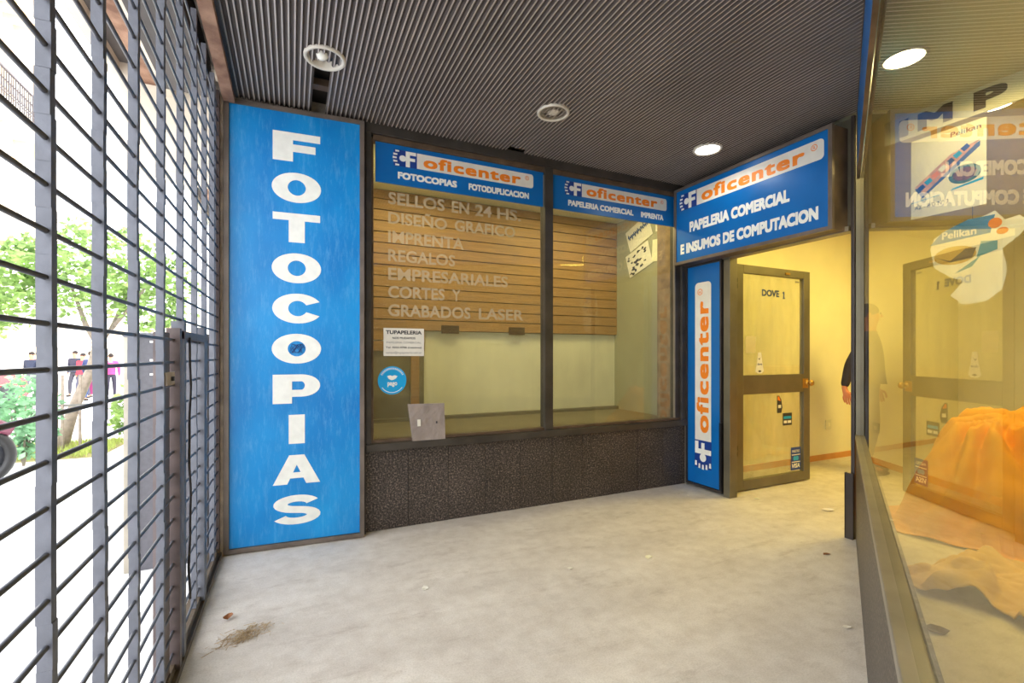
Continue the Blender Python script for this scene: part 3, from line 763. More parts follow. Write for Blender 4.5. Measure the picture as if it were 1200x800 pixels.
# ------------------------------------------------------------------ ceiling lamps
def downlight(x_, y_, lit, label, rot=0, kind='open'):
    r = empty('ceiling_lamp', (x_, y_, ZC), rot, label, 'lamp', None)
    R = .105
    MB().lathe([(R * .80, .004), (R * .82, -.006), (R * .95, -.010), (R, -.004), (R, .006)], n=40).build('trim_ring', 'lamp_white', r, smooth=True)
    if kind == 'bulb':
        MB().lathe([(R * .80, -.002), (R * .74, .012), (R * .60, .05), (R * .35, .07), (.001, .075)], n=36).build('reflector', 'lamp_white', r, smooth=True)
        o = MB().lathe([(.001, .0), (.02, .002), (.03, .014), (.031, .03), (.024, .05), (.014, .072), (.013, .095), (.001, .097)], n=20).build('bulb', 'white', r, smooth=True)
        o.location = (-.005, .01, -.004); o.rotation_euler = (math.radians(52), 0, math.radians(-25))
        bx('socket', 'black', r, .03, .06, .0, .03, .01, .05)
    elif kind == 'rings':
        MB().lathe([(R * .82, -.004), (R * .70, .006), (R * .69, .0), (R * .60, .0), (R * .58, .010), (R * .44, .008), (R * .42, .002), (.001, .002)], n=36).build('baffle', 'aluminium', r, smooth=False)
        MB().lathe([(R * .34, .001), (.001, -.001)], n=24).build('lens', 'lamp_white', r)
    else:
        MB().lathe([(R * .84, -.004), (R * .5, -.006), (.001, -.007)], n=36).build('glowing_lens', 'lamp_glow' if lit == 1 else 'lamp_glow_warm', r)
    return r
downlight(.545, -.634, 0, 'unlit ceiling lamp with a bare bulb, nearest the blue panel, beside a gap', kind='bulb')
downlight(1.916, -.662, 0, 'unlit ringed ceiling lamp in the middle of the grooved ceiling', kind='rings')
downlight(3.25, -.692, 1, 'lit white ceiling lamp in front of the overdoor sign', kind='lit')
light('ceiling_lamp_light_warm', 'SPOT', (3.31, -1.93, ZC - .02), 50, (1, .80, .30), .05, spot=3.1)
light('ceiling_lamp_light_warm', 'SPOT', (4.36, -1.92, ZC - .02), 13, (1, .80, .30), .05, spot=3.1)
light('ceiling_lamp_light', 'SPOT', (3.25, -.692, ZC - .03), 8, (1, .97, .9), .08, spot=2.6)
downlight(3.31, -1.93, 2, 'lit warm ceiling lamp just behind the side glass', kind='lit')
downlight(4.36, -1.92, 2, 'lit warm ceiling lamp in the shop behind the IMPR band', kind='lit')

# beam beside grille
struct(MB().box(.018, .078, -3.40, -.045, ZC - .055, ZC + .002).build('trim_ceiling_beam', 'rust'))
struct(MB().box(.078, .094, -3.4, -.045, ZC - .02, ZC + .002).build('trim_ceiling_edge', 'frame'))

# ------------------------------------------------------------------ security grille
gr = empty('security_grille', (0, 0, 0), 0, 'grey metal roll-down security grille along the street side of the entrance', 'grille')
barY = [-3.45, -3.21, -2.96, -2.70, -2.43, -2.166, -1.904, -1.645, -1.347, -1.051, -.753, -.49, -.22]
ZR = [.100 + .0826 * k for k in range(33)]
def wob(y, z): return .004 * math.sin(z * 2.1 + y * 3)
for y in barY:
    b = MB()
    zz = [.06] + [q + .0413 for q in ZR if .06 < q + .0413 < 2.74] + [2.76]
    for i in range(len(zz) - 1):
        z0, z1 = zz[i], zz[i + 1]
        o0 = wob(y, z0); j = random.uniform(-.0012, .0012)
        b.box(-.024 + j, -.002 + j, y - .022 + o0, y + o0, z0, z1)
    b.build('vertical_bar', 'grille', gr)
rod = None
for i, z in enumerate(ZR):
    if z > 2.74: break
    if rod is None:
        rod = MB().tube([(-.010, -3.55, 0), (-.010, -.03, 0)], .0052, 8).build('horizontal_rod', 'grille_dark', gr, smooth=True); o = rod
    else:
        o = rod.copy(); COL.objects.link(o); o.parent = gr
    o.location = (random.uniform(-.001, .001), 0, z)
bx('end_channel', 'grille_post', gr, -.05, .0, -.06, -.032, 0.0, 2.76)
bx('end_channel', 'grille_dark', gr, -.045, -.012, -.115, -.095, 0.05, 2.76)
MB().box(-.05, .010, -3.58, -.03, 0, .028).box(-.05, -.004, -3.58, -.03, .028, .062).build('bottom_rail', 'rail', gr)
# wicket in the grille
bx('wicket_post', 'grille_post', gr, -.03, .012, -1.20, -1.165, .04, 1.30)
bx('wicket_post', 'grille', gr, -.03, .012, -1.125, -1.085, .04, 1.33)
bx('wicket_post', 'grille', gr, -.03, .012, -.665, -.605, .04, 1.33)
bx('wicket_head', 'grille_post', gr, -.035, .014, -1.125, -.605, 1.262, 1.292)
bx('wicket_jamb', 'grille_post', gr, -.04, -.01, -1.335, -1.25, .06, 1.28)
bx('lock_plate', 'plaster', gr, -.012, .004, -1.36, -1.24, 1.095, 1.14)
bx('lock_bolt', 'ink', gr, .002, .012, -1.30, -1.285, 1.11, 1.125)
cable = [(.016, -1.04 + .014 * math.sin(z * 13) + .006 * math.sin(z * 31), z) for z in [.22 + .035 * k for k in range(31)]]
MB().tube(cable, .005, 6).build('hanging_cable', 'ink', gr, smooth=True)

# ------------------------------------------------------------------ debris
def chip(name, x_, y_, r_, label, m, cat='litter', n=6, curl=.3, st_=1.0, rot=0):
    b = MB(); vs = [(0, 0, .002)]
    for k in range(n):
        a = 2 * PI * k / n; q = r_ * random.uniform(.65, 1.1)
        px, py = q * math.cos(a), q * math.sin(a) * st_
        vs.append((px * math.cos(rot) - py * math.sin(rot), px * math.sin(rot) + py * math.cos(rot), .002 + random.random() * curl * r_))
    b.add(vs + [(v[0], v[1], v[2] + .0012) for v in vs], [(0, k + 1, (k + 1) % n + 1) for k in range(n)] + [(n + 1, n + 2 + (k + 1) % n, n + 2 + k) for k in range(n)] +
          [(k + 1, n + 2 + k, n + 2 + (k + 1) % n, (k + 1) % n + 1) for k in range(n)])
    o = b.build(name, m); o.location = (x_, y_, 0.0); return tag(o, label, cat)
MT['leaf_dry'] = mat('dry_leaf', srgb(150, 100, 66), .8, var=.2, scale=40)
chip('dry_leaf', .124, -.82, .034, 'curled brown dry leaf on the floor near the grille', 'leaf_dry', 'leaf', st_=.45, curl=.6, rot=.9)
b = MB()
for i in range(260):
    a = random.gauss(0, 1); c = random.gauss(0, 1)
    px, py = .20 + a * .048 + c * .02, -1.00 + c * .034 + a * .004
    w_ = random.uniform(0, PI); l = random.uniform(.006, .028); zz = random.uniform(.001, .012)
    dx, dy = l * math.cos(w_), l * math.sin(w_)
    b.add([(px - dx, py - dy, zz), (px + dx, py + dy, zz + random.uniform(-.0008, .006)), (px + dx - dy * .09, py + dy + dx * .09, zz + .002), (px - dx - dy * .09, py - dy + dx * .09, zz + .002)], [(0, 1, 2, 3)])
tag(b.build('dry_grass_pile', mat('dry_grass', srgb(186, 164, 132), .9, var=.3, scale=90)), 'small scattered pile of dry grass on the floor by the grille', 'debris', kind='stuff')
chips = [(4.136, -1.06, .06, 'white slip of paper on the floor inside the doorway', 'paper', .35, .0), (1.005, -.923, .022, 'small crumpled white scrap on the floor below the blue panel', 'paper', 1, 0),
         (1.80, -1.05, .020, 'pale flattened scrap in the middle of the floor', 'paper', .6, .5), (2.30, -1.12, .028, 'thin torn paper scrap on the floor towards the side glass', 'cream', .7, .3),
         (2.9, -.58, .016, 'small pale chip on the floor before the granite wall', 'paper', 1, 0), (3.45, -.30, .014, 'tiny white chip on the floor beside the narrow blue sign', 'paper', 1, 0),
         (2.60, -2.05, .020, 'whitish crumb at the foot of the side granite wall', 'paper', 1, 0), (3.9, -.62, .03, 'pale scrap on the floor in front of the door foot', 'cream', .5, 0),
         (2.85, -1.20, .012, 'white fleck on the floor nearer the doorway', 'paper', 1, 0), (3.3, -1.66 + .12, .026, 'reddish dry leaf bit by the foot of the side wall', 'leaf_dry', .5, .4)]
for (x_, y_, r_, lb, m_, s_, ro) in chips: chip('floor_scrap', x_, y_, r_, lb, m_, 'litter', st_=s_, rot=ro - .5)

chip('dark_rag', 2.93, -2.23, .05, 'small dark scrap lying on the shop floor close behind the side glass', 'slat_dark', 'litter')
# ------------------------------------------------------------------ cloths in the shop
def sheet(name, cx_, cy_, w_, d_, hf, m, label, n=70, m2=70, th=.006):
    vs = []
    for i in range(n + 1):
        for j in range(m2 + 1):
            u_, v_ = -1 + 2 * i / n, -1 + 2 * j / m2
            px, py, pz = hf(u_, v_)
            vs.append((px * w_, py * d_, pz))
    N = len(vs)
    fs = [(i * (m2 + 1) + j, (i + 1) * (m2 + 1) + j, (i + 1) * (m2 + 1) + j + 1, i * (m2 + 1) + j + 1) for i in range(n) for j in range(m2)]
    o = MB().add(vs, fs).build(name, m, smooth=True); o.location = (cx_, cy_, 0)
    s = o.modifiers.new('thickness', 'SOLIDIFY'); s.thickness = th; s.offset = 1
    return tag(o, label, 'cloth')
def nz_(x_, y_, s): return noise.noise(Vector((x_ * s, y_ * s, s)))
def heap(u_, v_):
    r_ = math.hypot(u_, v_); a = math.atan2(v_, u_)
    h = (.62 * min(1, max(0, .96 - r_) * 2.0) + .22 * max(0, min(1, (u_ + .5) * 1.2)) * max(0, 1 - r_)) if r_ < .96 else 0
    h = max(h, .012)
    fold = .075 * math.sin(a * 10 + 6 * nz_(u_, v_, 1.6)) * min(1, r_ * 2) * (1 if r_ < 1 else .2) + .07 * abs(nz_(u_, v_, 5))
    z_ = h + fold * (h > .03) + .05 * nz_(u_, v_, 3)
    return u_ + .12 * nz_(u_, v_, 1.3), v_ + .12 * nz_(v_, u_, 1.7), max(.008, z_)
sheet('draped_cloth', 4.98, -1.80, .85, .60, heap, 'cloth', 'orange cloth heaped high over something behind the side glass')
def flat(u_, v_):
    z_ = .02 + .03 * abs(nz_(u_, v_, 3.2)) + .085 * max(0, math.sin(v_ * 7 - u_ * 2.5 + 3.5 * nz_(u_, v_, 1.2))) ** 1.5 * (1 - abs(v_)) ** .4
    return u_ + .22 * nz_(u_, v_, 1.1), v_ + .25 * nz_(v_, u_, 1.4), z_
sheet('crumpled_sheet', 3.70, -2.15, .40, .24, flat, 'sheet', 'crumpled tan sheet lying on the shop floor behind the side glass', 60, 50)

# orange box behind heap
bo = empty('orange_crate', (6.45, -1.80, 0), .2, 'tall orange carton standing behind the heaped cloth at the right edge', 'box')
bx('carton', mat('orange_carton', srgb(214, 140, 40), .7, var=.1, scale=4), bo, -.3, .3, -.3, .3, 0, 1.05, bevel=.006)
bx('tape', 'wood', bo, -.31, .31, -.04, .04, 1.048, 1.054)

# ------------------------------------------------------------------ people
def skin(name, joints, bones, m, parent, sub=2):
    names = list(joints); me = bpy.data.meshes.new(name)
    me.from_pydata([joints[k][0] for k in names], [(names.index(a), names.index(b)) for a, b in bones], [])
    o = bpy.data.objects.new(name, me); COL.objects.link(o)
    o.modifiers.new('skin', 'SKIN')
    if not me.skin_vertices:
        bpy.context.view_layer.objects.active = o
    sv = me.skin_vertices[0].data if me.skin_vertices else None
    if sv is None:
        bm = bmesh.new(); bm.from_mesh(me); bm.verts.layers.skin.verify(); bm.to_mesh(me); bm.free(); sv = me.skin_vertices[0].data
    for i, k in enumerate(names):
        r_ = joints[k][1]; sv[i].radius = r_ if isinstance(r_, tuple) else (r_, r_); sv[i].use_root = (i == 0)
    s = o.modifiers.new('sub', 'SUBSURF'); s.levels = sub; s.render_levels = sub
    dg = bpy.context.evaluated_depsgraph_get()
    me2 = bpy.data.meshes.new_from_object(o.evaluated_get(dg))
    o.modifiers.clear(); o.data = me2; bpy.data.meshes.remove(me)
    me2.materials.clear(); me2.materials.append(m)
    for p in me2.polygons: p.use_smooth = True
    o.parent = parent; return o
def person(loc, rz, H, jacket, trousers, hair, skin_c, label, stride=.12, hands=False, group=None):
    r = empty('person', loc, rz, label, 'person')
    s = H / 1.75; sk = mat('skin', skin_c, .6); jm = mat('jacket_fabric', jacket, .8, var=.15, scale=30); tm = mat('trouser_fabric', trousers, .85)
    S = lambda x_, y_, z_: (x_ * s, y_ * s, z_ * s)
    J = {'pelvis': (S(0, 0, .95), .115 * s), 'waist': (S(0, 0, 1.08), .12 * s), 'chest': (S(0, .01, 1.30), (.165 * s, .115 * s)), 'neck0': (S(0, 0, 1.46), .06 * s),
         'neck1': (S(0, -.01, 1.52), .052 * s), 'head0': (S(0, -.02, 1.60), (.072 * s, .085 * s)), 'head1': (S(0, -.01, 1.68), (.072 * s, .085 * s))}
    B = [('pelvis', 'waist'), ('waist', 'chest'), ('chest', 'neck0'), ('neck0', 'neck1'), ('neck1', 'head0'), ('head0', 'head1')]
    for q, sx in (('l', -1), ('r', 1)):
        st_ = stride * sx
        J[q + 'sho'] = (S(.19 * sx, .01, 1.40), .055 * s); bk = .27 if hands and sx < 0 else 0; st0 = st_; st_ = st_ - bk * 2 if bk else st_; J[q + 'elb'] = (S(.25 * sx, .03 + bk * .45 - st0 * .3, 1.12), .042 * s)
        ww = .285 if hands else .25; J[q + 'wri'] = (S(ww * sx, -.07 - st_ * .5, .89), .026 * s); J[q + 'palm'] = (S((ww + .005) * sx, -.09 - st_ * .5, .82), (.020 * s, .036 * s))
        st_ = st0; J[q + 'hip'] = (S(.085 * sx, 0, .88), .08 * s); J[q + 'kne'] = (S(.10 * sx, -.03 + st_ * .6, .50), .058 * s)
        J[q + 'ank'] = (S(.10 * sx, .03 + st_, .09), .036 * s); J[q + 'toe'] = (S(.11 * sx, -.12 + st_, .035), (.036 * s, .026 * s))
        B += [('chest', q + 'sho'), (q + 'sho', q + 'elb'), (q + 'elb', q + 'wri'), (q + 'wri', q + 'palm'), ('pelvis', q + 'hip'), (q + 'hip', q + 'kne'), (q + 'kne', q + 'ank'), (q + 'ank', q + 'toe')]
        if hands:
            px, py = .290 * sx, -.09 + bk - st_ * .5
            for f in range(4):
                fy = py - .030 + f * .019; L = [.062, .072, .068, .052][f]
                n0, n1, n2 = q + 'f%da' % f, q + 'f%db' % f, q + 'f%dc' % f
                J[n0] = (S(px, fy, .79), .0095 * s); J[n1] = (S(px - .004 * sx, fy - .008, .79 - L * .6), .0085 * s); J[n2] = (S(px - .024 * sx, fy - .014, .79 - L), .0075 * s)
                B += [(q + 'palm', n0), (n0, n1), (n1, n2)]
            J[q + 'ta'] = (S(px - .014 * sx, py - .046, .835), .011 * s); J[q + 'tb'] = (S(px - .026 * sx, py - .062, .795), .009 * s); J[q + 'tc'] = (S(px - .028 * sx, py - .062, .765), .008 * s)
            B += [(q + 'palm', q + 'ta'), (q + 'ta', q + 'tb'), (q + 'tb', q + 'tc')]
    body = skin('body', J, B, sk, r, 2)
    body_z = min(v.co.z for v in body.data.vertices)
    g = lambda ks, f: {k: (J[k][0], tuple(x_ * f + .006 for x_ in (J[k][1] if isinstance(J[k][1], tuple) else (J[k][1],) * 2))) for k in ks}
    jk = g(['waist', 'chest', 'neck0', 'lsho', 'lelb', 'lwri', 'rsho', 'relb', 'rwri'], 1.18)
    jk = {'waist': jk.pop('waist'), **jk}; jk['hem'] = (S(0, 0, .94), (.135 * s, .125 * s))
    skin('jacket', jk, [('waist', 'chest'), ('waist', 'hem'), ('chest', 'neck0'), ('chest', 'lsho'), ('lsho', 'lelb'), ('lelb', 'lwri'), ('chest', 'rsho'), ('rsho', 'relb'), ('relb', 'rwri')], jm, r, 2)
    tr = g(['pelvis', 'lhip', 'lkne', 'lank', 'rhip', 'rkne', 'rank'], 1.12)
    tr['pelvis'] = (tr['pelvis'][0], .115 * s); tr['lhip'] = (tr['lhip'][0], .088 * s); tr['rhip'] = (tr['rhip'][0], .088 * s); tr = {'belt': (S(0, 0, 1.03), .115 * s), **tr}
    skin('trousers', tr, [('belt', 'pelvis'), ('pelvis', 'lhip'), ('lhip', 'lkne'), ('lkne', 'lank'), ('pelvis', 'rhip'), ('rhip', 'rkne'), ('rkne', 'rank')], tm, r, 2)
    hb_ = MB().sphere(S(0, .012, 1.675), (.083 * s, .098 * s, .085 * s), 16, 10).build('hair', mat('hair', hair, .7), r, smooth=True)
    for sx in (-1, 1):
        a = J['lank' if sx < 0 else 'rank'][0]
        MB().sphere((a[0], a[1] - .065 * s, .036 * s), (.046 * s, .135 * s, .04 * s), 12, 8).build('shoe', mat('shoe', srgb(40, 36, 34), .6), r, smooth=True)
        MB().sphere(S(.030 * sx, -.098, 1.648), (.012 * s, .006 * s, .007 * s), 8, 6).build('eye', 'ink', r)
        MB().sphere(S(.083 * sx, -.005, 1.63), (.010 * s, .02 * s, .03 * s), 8, 6).build('ear', sk, r, smooth=True)
    MB().add([S(0, -.098, 1.655), S(-.014, -.094, 1.61), S(.014, -.094, 1.61), S(0, -.122, 1.612)], [(0, 1, 3), (0, 3, 2), (1, 2, 3)]).build('nose', sk, r)
    MB().sphere(S(0, -.093, 1.585), (.022 * s, .006 * s, .005 * s), 8, 6).build('mouth', mat('lips', srgb(150, 80, 70), .6), r)
    return r
person((5.728, -.497, 0.0), math.radians(28), 1.72, srgb(46, 42, 52), srgb(60, 70, 100), srgb(30, 22, 18), srgb(198, 128, 92),
       'person in a dark jacket beyond the doorway, mostly hidden by the post, one hand hanging', stride=.0, hands=True)

# ------------------------------------------------------------------ street
def gz(y): 
    t = min(max((y - 6) / 10, 0), 1); return -.01 - .35 * t
street = MB(); ys = [-14, -6, 0, 6, 8, 10, 12, 14, 16, 30, 60]
vs = []
for y in ys: vs += [(-60, y, gz(y)), (-.05, y, gz(y))]
street.add(vs, [(2 * i, 2 * i + 1, 2 * i + 3, 2 * i + 2) for i in range(len(ys) - 1)])
MT['pavement'] = mat('pale_pavement', srgb(226, 224, 222), .7, var=.06, scale=.8)
struct(street.build('ground_pavement', 'pavement'))
struct(MB().box(-9.8, -4.6, -14, 5.5, -.02, -.004).build('ground_roadway', mat('pale_asphalt', srgb(190, 190, 194), .8, var=.08, scale=1.5)))

# own building: overhang, neighbouring flank and low granite pier
oh = empty('wall_overhang', kind='structure')
MT['soffit'] = mat('dark_soffit', srgb(84, 78, 76), .8, var=.15, scale=3)
MT['beige'] = mat('beige_render', srgb(206, 194, 178), .8, var=.08, scale=3)
bx('soffit_slab', 'soffit', oh, -.72, 0, -6, 9, 3.28, 3.34)
bx('fascia', 'beige', oh, -.79, -.72, -6, 9, 3.20, 3.8)
bx('inner_band', 'rust', oh, -.60, -.50, -6, 9, 3.16, 3.28)
bx('inner_band', 'beige', oh, -.46, -.40, -6, 9, 3.10, 3.28)
bx('cross_beam', 'beige', oh, -.72, -.05, .9, 1.2, 2.55, 3.28)
bx('grille_housing', 'soffit', oh, -.30, -.06, -3.6, .1, 2.78, 3.28)
nb = empty('wall_neighbour', kind='structure')
bx('wall_face', mat('white_render', srgb(238, 236, 232), .8), nb, -.12, 6, 1.5, 14, -.4, 7)
pier = empty('low_pier', (0, -.02, 0), 0, 'low dark grey pier with white lines standing outside the grille', 'pier')
MT['pier'] = mat('dark_grey_stone', srgb(84, 82, 88), .4, var=.12, scale=40)
bx('stone_face', 'pier', pier, -.40, -.065, 0, .18, -.01, 1.30)
bx('end_slab', 'aluminium', pier, -.455, -.40, -.015, .18, -.01, 1.31)
bx('cap', 'grille', pier, -.46, -.065, -.02, .2, 1.30, 1.325)
for z_ in (1.27, 1.165, 1.085):
    bx('white_line', 'white', pier, -.34, -.20, -.004, 0, z_, z_ + .012); bx('white_line', 'white', pier, -.13, -.07, -.004, 0, z_, z_ + .012)
bx('orange_tag', 'orange', pier, -.13, -.075, -.006, 0, 1.04, 1.055)

# classical building across the street
cb = empty('corner_building', (-10, 14, 0), 0, 'cream classical building with an iron balcony across the street', 'building')
MT['stone'] = mat('cream_stone', srgb(250, 240, 222), .8, var=.08, scale=1.2)
MT['stone2'] = mat('ochre_stone', srgb(238, 212, 174), .8, var=.12, scale=2)
L_ = 12.25
bx('wall', 'stone', cb, -8, 0, 0, L_, -.4, 16)
bx('cornice', 'stone', cb, 0, .9, 0, 9.4, 15.0, 15.4); bx('cornice_upper', 'stone2', cb, 0, 1.2, 0, 9.0, 15.4, 15.8)
for k in range(12): bx('modillion', 'stone2', cb, 0, .75, .3 + k * .78, .62 + k * .78, 14.55, 15.0)
bx('balcony_slab', 'stone', cb, 0, .9, 0, 9.8, 10.35, 10.62); bx('balcony_moulding', 'stone2', cb, 0, .6, 0, 9.6, 10.0, 10.35)
for k in range(5): bx('balcony_bracket', 'stone2', cb, 0, .7, .8 + k * 2.0, 1.1 + k * 2.0, 9.3, 10.0)
rl = MB(); 
for k in range(int(9.8 / .16)):
    y_ = .05 + k * .16; rl.box(.84, .87, y_, y_ + .03, 10.62, 11.7)
    rl.tube([(.855, y_ + .08 + .06 * math.cos(a), 11.15 + .2 * math.sin(a)) for a in [2 * PI * q / 8 for q in range(9)]], .014, 4, cap=False)
rl.box(.82, .89, 0, 9.8, 11.68, 11.75).box(.84, .87, 0, 9.8, 10.85, 10.88)
for k in range(6): rl.box(.84, .87, 9.77, 9.8, 10.62, 11.7); rl.box(.14 * k, .14 * k + .03, 9.77, 9.8, 10.62, 11.7)
tag(rl.build('balcony_railing', mat('wrought_iron', srgb(80, 72, 74), .6), cb), kind='stuff')
for fl_z, hh in ((.2, 3.4), (5.2, 3.6), (10.9, 3.2)):
    for k in range(4):
        y_ = 1.2 + k * 3.0
        f_ = bx('window', 'stone', cb, 0, .12, y_ - .25, y_ + 1.65, fl_z + .4, fl_z + hh + .25)
        bx('window_glass', mat('warm_glass', srgb(214, 168, 110), .3) if k == 0 and fl_z == .2 else 'stone2', f_, .12, .16, y_, y_ + 1.4, fl_z + .6, fl_z + hh)
for k in range(5): bx('pilaster', 'stone', cb, 0, .28, -.1 + k * 3.02 if k < 4 else L_ - .5, .5 + k * 3.02 if k < 4 else L_, -.3, 10)

fb_ = empty('distant_building', (-40, 46, 0), 0, 'white building with slatted shutters far down the street', 'building')
MT['whitewall'] = mat('white_wall', srgb(246, 246, 244), .8)
bx('wall', 'whitewall', fb_, 0, 46, 0, 4, -.5, 26)
for k in range(9):
    w_ = bx('shutter', 'stone', fb_, 3 + k * 4.4, 6.4 + k * 4.4, -.15, 0, 1.0, 3.9)
    for q in range(8): bx('shutter_slat', 'stone2', w_, 3.1 + k * 4.4, 6.3 + k * 4.4, -.25, -.15, 1.1 + q * .35, 1.25 + q * .35)
bx('canopy', 'whitewall', fb_, 0, 46, -1, 0, 4.2, 5.2)

# tree, shrubs, planting strip
MT['leaf'] = mat('fresh_leaf', srgb(112, 146, 84), .6, var=.35, scale=5, col2=srgb(166, 192, 118))
MT['leaf2'] = mat('blue_green_leaf', srgb(100, 138, 112), .6, var=.3, scale=6, col2=srgb(160, 205, 160))
for m_ in (MT['leaf'], MT['leaf2']):
    m_.node_tree.nodes['Principled BSDF'].inputs['Specular IOR Level'].default_value = .3
    nt = m_.node_tree; b = nt.nodes['Principled BSDF']; tl_ = nt.nodes.new('ShaderNodeBsdfTranslucent'); mx = nt.nodes.new('ShaderNodeMixShader'); mx.inputs[0].default_value = .45
    src = b.inputs['Base Color'].links[0].from_socket; nt.links.new(src, tl_.inputs[0])
    nt.links.new(b.outputs[0], mx.inputs[1]); nt.links.new(tl_.outputs[0], mx.inputs[2]); nt.links.new(mx.outputs[0], nt.nodes['Material Output'].inputs[0])
MT['bark'] = mat('pale_bark', srgb(150, 136, 124), .9, var=.2, scale=20)
def leaves(b, c, r_, n, size):
    for i in range(n):
        while True:
            p = Vector((random.uniform(-1, 1), random.uniform(-1, 1), random.uniform(-1, 1)))
            if p.length < 1: break
        if noise.noise(p * 2.2) < -.12: continue
        q = Vector((c[0] + p.x * r_[0], c[1] + p.y * r_[1], c[2] + p.z * r_[2]))
        d = Vector((random.gauss(0, 1), random.gauss(0, 1), random.gauss(0, .6))).normalized(); e = d.cross(Vector((random.gauss(0, 1), random.gauss(0, 1), random.gauss(0, 1)))).normalized()
        s_ = size * random.uniform(.7, 1.3)
        b.add([q, q + d * s_ * .5 + e * s_ * .28, q + d * s_, q + d * s_ * .5 - e * s_ * .28], [(0, 1, 2, 3)])
tr = empty('street_tree', (-2.30, 4.6, 0), 0, 'young leafy street tree with forked pale trunk outside', 'tree')
MB().tube([(0, 0, -.02), (.10, .10, .5), (.24, .22, 1.0), (.30, .30, 1.35)], [.075, .062, .055, .06], 10).build('trunk', 'bark', tr, smooth=True)
MB().tube([(.30, .30, 1.33), (.18, .25, 1.6), (.05, .2, 2.1)], [.04, .032, .015], 8).build('branch', 'bark', tr, smooth=True)
MB().tube([(.30, .30, 1.33), (.44, .36, 1.6), (.60, .5, 2.2)], [.045, .034, .015], 8).build('branch', 'bark', tr, smooth=True)
MB().tube([(.44, .36, 1.6), (.7, .2, 1.9), (.9, .1, 2.2)], [.025, .02, .01], 6).build('branch', 'bark', tr, smooth=True)
b = MB(); leaves(b, (-.75, -.35, 2.0), (.95, .7, .62), 3200, .10); leaves(b, (.25, .3, 2.35), (.95, .75, .66), 3000, .10); leaves(b, (.95, .5, 2.05), (.5, .6, .66), 1500, .10)
tag(b.build('foliage', 'leaf', tr), kind='stuff')
for k, (dx, dy) in enumerate(((.06, -.16), (.22, -.12), (-.1, .15), (.3, .1))):
    bx('stake', 'bark', tr, dx, dx + .025, dy, dy + .025, -.01, .95)
bx('stake_tie', 'ink_grey', tr, -.1, .33, -.15, -.13, .55, .58)
def shrub(x_, y_, r_, h_, n, label, m_='leaf2'):
    r = empty('shrub', (x_, y_, 0), 0, label, 'shrub')
    for k in range(5):
        a = k * 1.3; MB().tube([(0, 0, 0), (r_ * .4 * math.cos(a), r_ * .4 * math.sin(a), h_ * .7)], [.012, .005], 5).build('stem', 'bark', r)
    b = MB(); leaves(b, (0, 0, h_ * .55), (r_, r_, h_ * .5), n, .085); tag(b.build('foliage', m_, r), kind='stuff')
shrub(-2.25, 3.57, .30, .95, 1300, 'pale green shrub in front of the street tree, at the left edge')
shrub(-1.62, 4.85, .22, .75, 800, 'bright green shrub just right of the street tree', 'leaf')
gs = MB()
for i in range(2600):
    px, py = random.uniform(-3.4, -1.7), random.uniform(3.9, 5.2); a = random.uniform(0, 6.3); h_ = random.uniform(.03, .10)
    gs.add([(px, py, -.01), (px + .012 * math.cos(a), py + .012 * math.sin(a), -.01), (px + .03 * math.cos(a + 1), py + .03 * math.sin(a + 1), h_)], [(0, 1, 2)])
tag(gs.build('grass_patch', mat('yellow_green_grass', srgb(176, 190, 100), .8, var=.2, scale=3)), 'yellow green grass around the foot of the street tree', 'grass', kind='stuff')
struct(MB().box(-3.45, -1.68, 3.85, 5.25, -.02, -.005).build('ground_tree_bed', mat('tree_bed_soil', srgb(150, 140, 90), .9, var=.2, scale=6)))

# pedestrians far down the pavement
def at(u, depth):
    a = (u - 600) / 550
    return (.387 + depth * (.4246 + .9054 * a), -3.294 + depth * (.9054 - .4246 * a))
peds = [(97, 17, srgb(215, 60, 80), srgb(90, 90, 110), 'pedestrian in a red jacket walking beyond the street tree'),
        (107, 16.2, srgb(50, 62, 105), srgb(60, 80, 120), 'pedestrian in navy jacket and blue trousers, second from the tree'),
        (113, 17.5, srgb(60, 50, 90), srgb(150, 60, 110), 'pedestrian in dark top and plum trousers beside the navy one'),
        (130, 17, srgb(220, 70, 130), srgb(60, 55, 70), 'pedestrian in a pink jacket nearest the grey pier'),
        (37, 16.5, srgb(48, 56, 80), srgb(120, 120, 130), 'pedestrian in a dark jacket near the cream building'),
        (45, 17.2, srgb(190, 50, 80), srgb(70, 70, 80), 'pedestrian in a crimson top beside the dark one near the cream building'),
        (88, 17.8, srgb(60, 60, 80), srgb(80, 80, 90), 'pedestrian in grey clothes half hidden behind the tree trunk')]
for i, (u, d, jc, tc_, lb) in enumerate(peds):
    x_, y_ = at(u, d)
    person((x_, y_, gz(y_) + .0), random.uniform(-.6, .6) + (PI if i % 2 else 0), random.uniform(1.6, 1.75), jc, tc_, srgb(40, 30, 26), srgb(205, 150, 120), lb, stride=.14)

